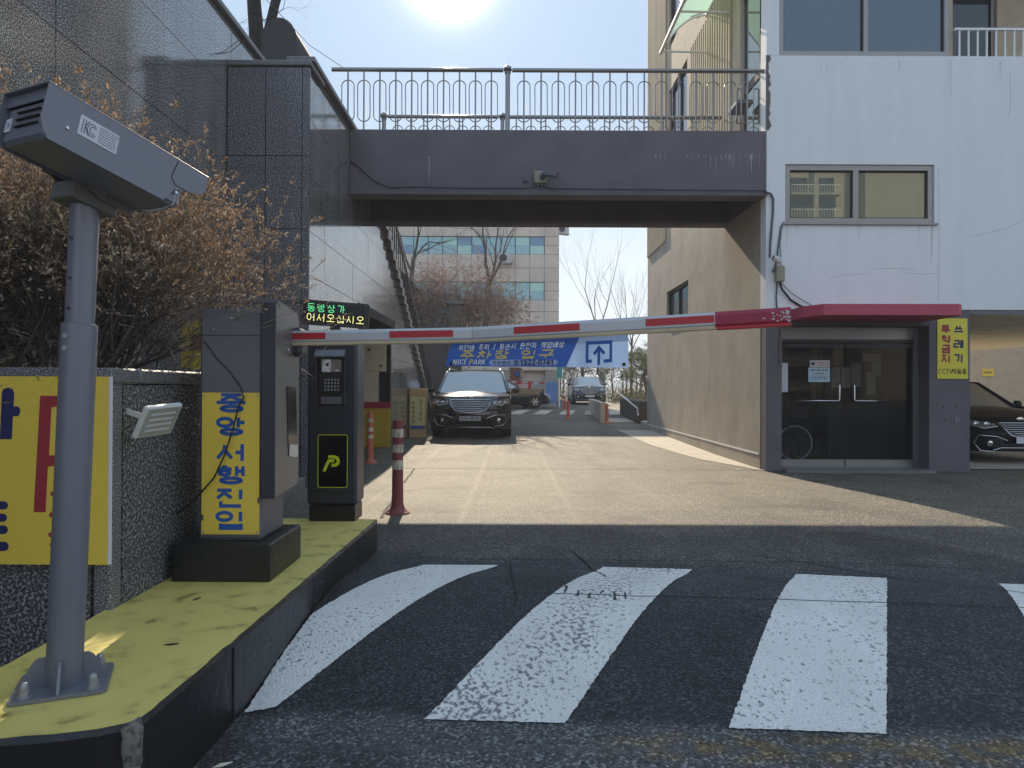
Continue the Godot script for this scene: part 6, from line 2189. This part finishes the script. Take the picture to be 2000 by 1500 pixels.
	# face of the car
	var patch := func(called2: String, m: String, top: Array, low: Array, lift: float, host: Node) -> MeshInstance3D:
		# a patch on the front between two edges given as (x, y) pairs
		var s2 := S()
		s2.set_smooth_group(1)
		var N := 14
		var along := func(e: Array, t: float) -> Vector2:
			var u := t * (e.size() - 1)
			var i := mini(int(u), e.size() - 2)
			return Vector2(e[i][0], e[i][1]).lerp(Vector2(e[i + 1][0], e[i + 1][1]), u - i)
		for i in N:
			for j in 4:
				var q := []
				for k in [[0, 0], [1, 0], [1, 1], [0, 1]]:
					var t: float = (i + k[0]) / float(N)
					var v: Vector2 = along.call(low, t).lerp(along.call(top, t), (j + k[1]) / 4.0)
					q.append(fz.call(v.x, v.y, lift))
				quad(s2, q[0], q[1], q[2], q[3])
		return part(called2, s2, m, host)
	var line := func(called2: String, m: String, pts: Array, w: float, lift: float, host: Node):
		var v := []
		for i in range(0, pts.size(), 2):
			v.append(fz.call(pts[i], pts[i + 1], lift))
		var s2 := S()
		tube(s2, v, w, 6)
		part(called2, s2, m, host)
	var g: float = P.grille_y
	var gw: float = P.grille_w
	var gh: float = P.grille_h
	var gr: MeshInstance3D = patch.call("grille", "grille_dark", [[-gw, g + gh], [0, g + gh], [gw, g + gh]], [[-gw * 0.94, g + gh * 0.3], [-gw * 0.78, g - gh * 0.55], [0, g - gh], [gw * 0.78, g - gh * 0.55], [gw * 0.94, g + gh * 0.3]], 0.006, c)
	line.call("grille_frame", "chrome", [-gw, g + gh, 0, g + gh, gw, g + gh, gw * 0.94, g + gh * 0.2, gw * 0.76, g - gh * 0.6, gw * 0.4, g - gh * 0.92, 0, g - gh, -gw * 0.4, g - gh * 0.92, -gw * 0.76, g - gh * 0.6, -gw * 0.94, g + gh * 0.2, -gw, g + gh], 0.014, 0.012, gr)
	for i in 6:
		var y := g + gh * (0.72 - 0.27 * i)
		var k := gw * (0.93 if i < 3 else 0.93 - 0.13 * (i - 2))
		line.call("grille_bar", "chrome", [-k, y, -k / 2, y, 0, y, k / 2, y, k, y], 0.008, 0.014, gr)
	for s in [-1.0, 1.0]:
		var hy: float = P.lamp_y
		var hh: float = P.lamp_h
		var x0: float = s * (gw + 0.06)
		var x1: float = s * W * 0.965
		var e := [[x0, hy + hh * 0.2], [(x0 + x1) / 2, hy + hh * 0.55], [x1, hy + hh]]
		var lo := [[x0, hy - hh * 0.5], [(x0 + x1) / 2, hy - hh * 0.9], [x1, hy - hh * 0.2]]
		if s < 0:
			e.reverse()
			lo.reverse()
		var hl: MeshInstance3D = patch.call("headlight", "headlamp", e, lo, 0.008, c)
		for k in [0.35, 0.68]:
			st = S()
			var hx := lerpf(x0, x1, k)
			lathe(st, fz.call(hx, hy - hh * 0.05, 0.01), [Vector2(hh * 0.52, 0), Vector2(hh * 0.5, 0.016), Vector2(hh * 0.38, 0.02), Vector2(hh * 0.3, 0.006), Vector2(0, 0.016)], 16, Basis(Vector3.RIGHT, PI / 2))
			part("projector", st, "chrome", hl)
		line.call("running_light", "label_white", [x0, hy - hh * 0.45, (x0 + x1) / 2, hy - hh * 0.85, x1, hy - hh * 0.15], 0.01, 0.014, hl)
		var fy: float = P.fog_y
		var fl: MeshInstance3D = patch.call("fog_recess", "grille_dark", [[s * W * 0.62 - 0.12, fy + 0.08], [s * W * 0.62 + 0.14, fy + 0.1]], [[s * W * 0.62 - 0.1, fy - 0.06], [s * W * 0.62 + 0.14, fy - 0.1]], 0.006, c)
		line.call("chrome_trim", "chrome", [s * W * 0.42, fy + 0.05, s * W * 0.6, fy + 0.12, s * W * 0.86, fy + 0.14, s * W * 0.9, fy, s * W * 0.8, fy - 0.13, s * W * 0.6, fy - 0.15], 0.011, 0.012, fl)
		st = S()
		lathe(st, fz.call(s * W * 0.7, fy, 0.012), [Vector2(0.05, 0), Vector2(0.045, 0.015), Vector2(0, 0.02)], 14, Basis(Vector3.RIGHT, PI / 2))
		part("fog_lamp", st, "chrome", fl)
	patch.call("lower_grille", "grille_dark", [[-W * 0.55, 0.36], [0, 0.37], [W * 0.55, 0.36]], [[-W * 0.48, 0.25], [0, 0.25], [W * 0.48, 0.25]], 0.006, c)
	line.call("skid_trim", "chrome", [-W * 0.62, 0.24, -W * 0.5, 0.285, 0, 0.285, W * 0.5, 0.285, W * 0.62, 0.24], 0.012, 0.012, c)
	st = S()
	lathe(st, fz.call(0, g + gh + 0.06, 0.012), [Vector2(0.07, 0), Vector2(0.065, 0.01), Vector2(0, 0.012)], 18, Basis(Vector3.RIGHT, PI / 2).scaled(Vector3(1, 0.55, 1)))
	part("bonnet_badge", st, "chrome", c)
	if P.get("plate", false):
		var py: float = P.plate_y
		var pz: Vector3 = fz.call(0, py, 0.02)
		var pl := cbox("number_plate", "label_white", c, pz, Vector3(0.52, 0.11, 0.012), 0.004)
		if P.plate is String:
			latin("51", "ink_black", pl, pz + Vector3(-0.175, 0, 0.0075), 0.078, Basis.IDENTITY, true)
			hangul("보", "ink_black", pl, pz + Vector3(-0.115, -0.032, 0.0075), 0.065, 0.066, 0.011, Vector2.ZERO)
			latin("0870", "ink_black", pl, pz + Vector3(0.105, 0, 0.0075), 0.078, Basis.IDENTITY, true)
	# underside
	cbox("underbody", "black_plastic", c, Vector3(0, 0.30, -L / 2), Vector3(W * 1.7, 0.2, L - 0.7))
	return c


func vehicles():
	var van := {"w": 1.985, "l": 5.1, "paint": "car_black", "nose": 0.34, "rake": 0.26, "bump": 0.62, "hood": 1.04, "cowl": 1.17, "ws": 1.18, "rs": 2.02, "rr": 4.75, "re": 5.05, "belt": 1.12, "roof": 1.72, "tumble": 0.76, "wr": 0.345, "fw": 1.0, "rw": 4.05, "rails": true, "grille_y": 0.80, "grille_w": 0.50, "grille_h": 0.155, "lamp_y": 0.90, "lamp_h": 0.10, "fog_y": 0.46, "plate": "yes", "plate_y": 0.50}
	make_car("van", "black people carrier with chrome grille facing down the lane under the bridge", "van", on(-1.02, 17.3), 0.0, van)
	var suv := van.duplicate()
	suv.merge({"w": 1.9, "l": 4.7, "paint": "car_grey", "roof": 1.66, "re": 4.6, "rr": 4.1, "rw": 3.7, "plate": true, "rails": true}, true)
	make_car("suv", "far dark SUV facing the camera beside the ramp wall", "car", on(4.45, 40.5), 0.0, suv)
	var sedan := {"w": 1.86, "l": 4.85, "paint": "car_matt_black", "nose": 0.36, "rake": 0.34, "bump": 0.52, "hood": 0.80, "cowl": 0.98, "ws": 1.45, "rs": 2.25, "rr": 3.5, "re": 4.3, "belt": 0.98, "roof": 1.46, "tumble": 0.68, "wr": 0.335, "fw": 0.95, "rw": 3.75, "grille_y": 0.58, "grille_w": 0.44, "grille_h": 0.13, "lamp_y": 0.69, "lamp_h": 0.085, "fog_y": 0.36, "plate": true, "plate_y": 0.42}
	make_car("sedan", "glossy black sedan parked in the open garage, its headlight beside the grey pier", "car", on(8.92, 12.2) + Vector3(0, 0.012, 0), 0.0, sedan)
	var small := sedan.duplicate()
	small.merge({"l": 4.2, "re": 4.0, "rr": 3.3, "rw": 3.3, "roof": 1.45, "paint": "car_black"}, true)
	make_car("hatchback", "far black car seen from its side beyond the brick gate pillar", "car", on(1.85, 36.2), PI / 2 + 0.25, small)
	# bicycle in the lobby
	var b := thing("bicycle", "black bicycle with a pale front rim standing inside the glass doors", "bicycle", Vector3(4.76, 0.06, -11.95))
	var piv := Vector3(-0.17, 0, 0)
	var tb := Basis(Vector3.UP, -1.3)
	var fr := Node3D.new()
	fr.name = "bicycle_frame"
	fr.transform = Transform3D(tb, piv - tb * piv)
	b.add_child(fr, true)
	for x in [0.0, -1.02]:
		var st := S()
		var host: Node3D = b if x == 0.0 else fr
		tube(st, ringpts(Vector3(x, 0.33, 0), 0.315, 30), 0.02, 7, false, true)
		var w := part("wheel", st, "rubber", host)
		st = S()
		tube(st, ringpts(Vector3(x, 0.33, 0), 0.288, 30), 0.017, 6, false, true)
		part("rim", st, "white_frame", w)
		for i in 18:
			st = S()
			var a := TAU * i / 18
			rod(st, Vector3(x, 0.33, 0.02 * (1 if i % 2 else -1)), Vector3(x + cos(a) * 0.285, 0.33 + sin(a) * 0.285, 0), 0.0022, 4)
			part("spoke", st, "galvanised", w)
		st = S()
		rod(st, Vector3(x, 0.33, -0.05), Vector3(x, 0.33, 0.05), 0.022, 10)
		part("hub", st, "galvanised", w)
	var st := S()
	var bb := Vector3(-0.62, 0.32, 0)
	var seat := Vector3(-0.74, 0.78, 0)
	var hd := Vector3(-0.20, 0.78, 0)
	for q in [[bb, seat], [bb, Vector3(-0.17, 0.68, 0)], [seat, hd], [bb, Vector3(-1.02, 0.33, 0.04)], [seat, Vector3(-1.02, 0.33, 0.04)], [Vector3(-0.215, 0.86, 0), Vector3(-0.14, 0.62, 0)]]:
		rod(st, q[0], q[1], 0.018, 8)
	part("frame_tubes", st, "black_gloss", fr)
	st = S()
	for s in [-0.045, 0.045]:
		tube(st, [Vector3(-0.14, 0.62, s), Vector3(-0.05, 0.42, s), Vector3(0, 0.33, s)], 0.012, 7)
	part("fork", st, "black_gloss", b)
	st = S()
	tube(st, [Vector3(-0.27, 0.98, -0.27), Vector3(-0.2, 0.96, -0.15), Vector3(-0.2, 0.92, 0), Vector3(-0.2, 0.96, 0.15), Vector3(-0.27, 0.98, 0.27)], 0.014, 8)
	rod(st, Vector3(-0.215, 0.86, 0), Vector3(-0.2, 0.92, 0), 0.014, 8)
	part("handlebar", st, "black_gloss", b)
	cbox("saddle", "black_plastic", fr, Vector3(-0.78, 0.87, 0), Vector3(0.26, 0.06, 0.15), 0.025)
	cbox("basket", "cable", b, Vector3(0.02, 0.83, 0), Vector3(0.3, 0.22, 0.3), 0.02)
	cbox("reflector", "sign_yellow", b, Vector3(0.05, 0.10, 0.02), Vector3(0.06, 0.025, 0.012), 0.004)


func ringpts(c: Vector3, r: float, n: int) -> Array:
	var o := []
	for i in n:
		var a := TAU * i / n
		o.append(c + Vector3(cos(a) * r, sin(a) * r, 0))
	return o


# ---------- plants ----------
func grow(st, p: Vector3, d: Vector3, l: float, r: float, lvl: int, kids: int, wild: float, up: float, ends: Array):
	var pts := [p]
	var rad := [r]
	var q := p
	var dir := d
	var n := 3 if lvl > 0 else 2
	for i in n:
		dir = (dir + Vector3(R.randfn(0, wild), R.randfn(0, wild) + up, R.randfn(0, wild)) * 0.35).normalized()
		q += dir * l / n
		pts.append(q)
		rad.append(r * lerpf(1.0, 0.55, (i + 1.0) / n))
	tube(st, pts, rad, 6 if r > 0.03 else (4 if r > 0.008 else 3), false)
	if lvl <= 0:
		ends.append([q, dir])
		return
	for k in kids:
		var t := R.randf_range(0.35, 1.0) if k > 0 else 1.0
		var i := mini(int(t * n), n - 1)
		var s: Vector3 = pts[i].lerp(pts[i + 1], t * n - i)
		var side := Vector3(R.randfn(0, 1), R.randfn(0, 1), R.randfn(0, 1))
		side = (side - dir * side.dot(dir)).normalized()
		var nd := (dir + side * R.randf_range(0.45, 1.0) * (0.35 if k == 0 else 1.0) + Vector3(0, up, 0)).normalized()
		grow(st, s, nd, l * R.randf_range(0.6, 0.85), rad[i + 1] * (0.85 if k == 0 else 0.6), lvl - 1, kids, wild, up, ends)


func leaf(st, p: Vector3, d: Vector3, l: float, w: float, c: Color):
	var s := d.cross(Vector3(R.randfn(0, 1), R.randfn(0, 1), R.randfn(0, 1))).normalized() * w
	st.set_color(c)
	var m := p + d * l * 0.5 + Vector3(0, R.randf_range(-0.2, 0.2) * l, 0)
	tri(st, p, m + s, p + d * l)
	tri(st, p, p + d * l, m - s)


func bare_tree(called: String, label: String, at: Vector3, lean: Vector3, l: float, r: float, lvl: int, kids: int, wild: float, up: float, m := "bark", group := ""):
	var t := thing(called, label, "tree", at, 0.0, group)
	var st := S()
	tube(st, [Vector3(0, -0.1, 0), lean * l * 0.5, lean * l], [r, r * 0.9, r * 0.8], 10, false)
	part("trunk", st, m, t)
	st = S()
	var ends := []
	for k in kids:
		var a := TAU * k / kids + R.randf() * 0.8
		grow(st, lean * l * R.randf_range(0.75, 1.0), (lean + Vector3(cos(a), 0.3, sin(a)) * 0.55).normalized(), l * 0.62, r * 0.55, lvl, kids, wild, up, ends)
	part("branches", st, m, t, "", true)


func plants():
	# the shrub in the planter
	var spots := [[Vector3(-2.35, 1.2, -3.75), Vector3(0.55, 1.0, -0.15), "bare brown shrub with dried leaves arching over the barrier housing"], [Vector3(-2.75, 1.2, -3.75), Vector3(-0.05, 1.0, 0.1), "tangled bare shrub behind the camera mast, left of the arching one"], [Vector3(-3.2, 1.2, -3.6), Vector3(-0.25, 1.0, 0.1), "dense dark bare shrub at the left edge above the planter"], [Vector3(-3.2, 1.12, -5.2), Vector3(0.3, 1.0, 0.0), "thin bare shrub behind the others, before the terrace wall"]]
	var n := 0
	for s in spots:
		n += 1
		var t := thing("bare_shrub", s[2], "shrub", s[0], 0.0, "bare shrubs in the planter")
		var st := S()
		var ends := []
		for k in 18:
			var a := TAU * k / 18 + R.randf()
			var d: Vector3 = (s[1] + Vector3(cos(a), 0, sin(a)) * R.randf_range(0.3, 0.8)).normalized()
			grow(st, Vector3(cos(a) * 0.1, 0, sin(a) * 0.08), d, R.randf_range(0.42, 0.6), R.randf_range(0.011, 0.02), 4, 4, 0.6, 0.12, ends)
		part("branches", st, "bark", t, "", true)
		st = S()
		var lf := S()
		for k in 16:
			# long upright shoots that end in a tuft
			var e0: Array = ends[R.randi() % ends.size()]
			if e0[0].y < 0.75:
				continue
			var tip: Vector3 = e0[0] + Vector3(R.randfn(0.02, 0.06), R.randf_range(0.15, 0.42), R.randfn(0, 0.05))
			tube(st, [e0[0], e0[0].lerp(tip, 0.5) + Vector3(R.randfn(0, 0.01), 0, 0), tip], [0.0035, 0.0028, 0.002], 4, false)
			for q in 9:
				leaf(lf, tip + Vector3(0, R.randf_range(-0.05, 0.01), 0), Vector3(R.randfn(0, 0.8), R.randf_range(-0.1, 0.9), R.randfn(0, 0.8)).normalized(), R.randf_range(0.02, 0.042), R.randf_range(0.003, 0.006), Color(0.46, 0.30, 0.17) * R.randf_range(0.6, 1.2))
		for e in ends:
			var high: float = smoothstep(0.35, 0.9, e[0].y)
			if R.randf() < 0.5:
				var q: Vector3 = e[0] + e[1] * R.randf_range(0.05, 0.14) + Vector3(0, 0.02, 0)
				tube(st, [e[0], q], [0.0024, 0.0014], 3, false)
				e[0] = q
			for k in int(R.randf_range(3.0, 13.0) * high + 0.5):
				var d: Vector3 = (e[1] + Vector3(R.randfn(0, 0.7), R.randfn(0, 0.7), R.randfn(0, 0.7))).normalized()
				var c := Color(0.44, 0.30, 0.19).lerp(Color(0.66, 0.54, 0.39), R.randf()) * R.randf_range(0.45, 1.1)
				leaf(lf, e[0] - e[1] * R.randf_range(0.0, 0.06), d, R.randf_range(0.014, 0.034), R.randf_range(0.0025, 0.006), c)
		part("twig_tips", st, "twig", t, "", true)
		part("dried_leaves", lf, "dry_leaf", t, "", true)
	# trunk on the terrace
	var tt := thing("terrace_tree", "stout bare tree trunk rising behind the granite pier", "tree", Vector3(-4.12, 5.3, -11.6))
	var st := S()
	tube(st, [Vector3(0.03, 0, 0), Vector3(0.0, 0.6, 0), Vector3(-0.05, 1.3, 0), Vector3(-0.14, 2.4, 0), Vector3(-0.2, 4.0, 0)], [0.16, 0.14, 0.13, 0.11, 0.08], 12, false)
	part("trunk", st, "bark_dark", tt)
	st = S()
	var ends := []
	tube(st, [Vector3(0.24, 1.35, 0.5), Vector3(0.38, 2.0, 0.5), Vector3(0.7, 3.2, 0.4)], [0.09, 0.075, 0.05], 8, false)
	for k in 7:
		grow(st, Vector3(-0.1 + R.randf_range(-0.05, 0.3), R.randf_range(1.3, 3.0), 0.1), Vector3(R.randf_range(-0.4, 1.0), R.randf_range(-0.1, 0.6), R.randf_range(-0.3, 0.5)).normalized(), 0.6, 0.009, 3, 3, 0.7, -0.05, ends)
	part("branches", st, "bark_dark", tt, "", true)
	# shrub and tree behind the van
	var rs := thing("brown_shrub", "large reddish brown leafless shrub on the rear terrace behind the van", "shrub", Vector3(-2.0, 2.4, -27.5))
	st = S()
	ends = []
	for k in 26:
		var a := TAU * k / 26 + R.randf()
		var d := (Vector3(0, 1.0, 0) + Vector3(cos(a), 0, sin(a)) * R.randf_range(0.2, 0.95)).normalized()
		grow(st, Vector3(cos(a) * 0.3, 0, sin(a) * 0.3), d, R.randf_range(1.1, 1.6), 0.03, 4, 4, 0.45, 0.06, ends)
	part("branches", st, "twig", rs, "", true)
	var lf := S()
	for e in ends:
		for k in 2:
			leaf(lf, e[0], (e[1] + Vector3(R.randfn(0, 0.5), R.randfn(0, 0.5), R.randfn(0, 0.5))).normalized(), R.randf_range(0.1, 0.26), 0.010, Color(0.40, 0.29, 0.24) * R.randf_range(0.6, 1.2))
	part("dried_leaves", lf, "dry_leaf", rs, "", true)
	bare_tree("bare_tree", "bare spreading tree in front of the office windows above the brown shrub", Vector3(-1.2, 3.0, -30.0), Vector3(0.08, 1, 0).normalized(), 3.0, 0.14, 4, 3, 0.4, 0.08, "bark")
	bare_tree("bare_tree", "thin leaning bare tree left of the stair end, in front of the office windows", Vector3(-4.6, 4.2, -31.0), Vector3(0.1, 1, 0).normalized(), 2.8, 0.11, 4, 3, 0.4, 0.06, "bark")
	bare_tree("young_bare_tree", "slender young bare tree against the pale sky, left of two beyond the ramp", Vector3(6.05, 0.4, -50), Vector3(0, 1, 0), 5.2, 0.09, 3, 3, 0.2, 0.34, "bark")
	bare_tree("young_bare_tree", "bushy young bare tree against the pale sky beside the brown building corner", Vector3(8.35, 0.4, -50), Vector3(0.02, 1, 0).normalized(), 4.4, 0.08, 3, 4, 0.25, 0.22, "bark")
	# pines and undergrowth at the end of the lane
	var pine_at := [[Vector3(6.75, 0.5, -36), 2.0, "green pine with a crooked trunk nearest the brown building corner"], [Vector3(8.2, 0.5, -42), 2.6, "pale green pine behind the nearest one"], [Vector3(5.2, 0.5, -52), 2.7, "distant pine above the far SUV"], [Vector3(3.3, 0.5, -54), 3.2, "distant dark pine left of the far SUV, below the banner"]]
	for q in pine_at:
		var t := thing("pine_tree", q[2], "tree", q[0])
		var h: float = q[1]
		st = S()
		tube(st, [Vector3(0, -0.3, 0), Vector3(0.12, h * 0.35, 0), Vector3(-0.08, h * 0.7, 0.05), Vector3(0.1, h, 0)], [0.15, 0.12, 0.10, 0.06], 8, false)
		ends = []
		for k in 9:
			var a := TAU * k / 9
			grow(st, Vector3(0.02, h * R.randf_range(0.45, 1.0), 0), Vector3(cos(a), R.randf_range(0.0, 0.6), sin(a)).normalized(), h * 0.32, 0.04, 2, 3, 0.4, 0.12, ends)
		part("trunk", st, "bark", t)
		lf = S()
		for e in ends:
			for k in 34:
				var d := Vector3(R.randfn(0, 1), absf(R.randfn(0, 0.8)) + 0.1, R.randfn(0, 1)).normalized()
				var c := Color(0.07, 0.085, 0.03).lerp(Color(0.20, 0.20, 0.07), R.randf())
				leaf(lf, e[0] + Vector3(R.randfn(0, 0.12), R.randfn(0, 0.06), R.randfn(0, 0.12)), d, R.randf_range(0.10, 0.2), 0.012, c)
		part("needles", lf, "needle", t, "", true)
	var hg := thing("dry_undergrowth", "low dry brown bushes along the foot of the pines", "bushes")
	hg.set_meta("kind", "stuff")
	lf = S()
	for i in 9000:
		var z := R.randf_range(31, 58)
		var x := R.randf_range(4.6, 11.0) if z < 45 else R.randf_range(2.6, 14.0)
		if z < 45 and x < 5.4 + (z - 31) * 0.05:
			continue
		var p := Vector3(x, 0.35 + absf(R.randfn(0, 0.35)) * (1.0 if z < 45 else 2.2), -z)
		leaf(lf, p, Vector3(R.randfn(0, 0.5), 1, R.randfn(0, 0.5)).normalized(), R.randf_range(0.1, 0.35), 0.02, Color(0.24, 0.17, 0.09).lerp(Color(0.12, 0.13, 0.05), R.randf()))
	part("dry_stems", lf, "needle", hg, "", true)
	var wd := thing("far_wood", "distant leafless wood closing the end of the lane", "trees")
	wd.set_meta("kind", "stuff")
	st = S()
	ends = []
	for i in 34:
		var p := Vector3(R.randf_range(2.0, 18.0), 0.3, -R.randf_range(58, 72))
		tube(st, [p, p + Vector3(R.randf_range(-0.2, 0.2), 2.4, 0)], [0.09, 0.05], 5, false)
		for k in 3:
			grow(st, p + Vector3(0, R.randf_range(0.8, 2.0), 0), Vector3(R.randfn(0, 0.5), 1, R.randfn(0, 0.5)).normalized(), 1.0, 0.03, 2, 3, 0.4, 0.1, ends)
	part("branches", st, "bark", wd, "", true)
	lf = S()
	for e in ends:
		for k in 7:
			leaf(lf, e[0] + Vector3(R.randfn(0, 0.25), R.randfn(0, 0.2), R.randfn(0, 0.2)), Vector3(R.randfn(0, 0.6), R.randfn(0, 0.6), R.randfn(0, 0.6)).normalized(), R.randf_range(0.15, 0.35), 0.03, Color(0.16, 0.13, 0.08).lerp(Color(0.12, 0.13, 0.06), R.randf()))
	part("dry_leaves", lf, "needle", wd, "", true)
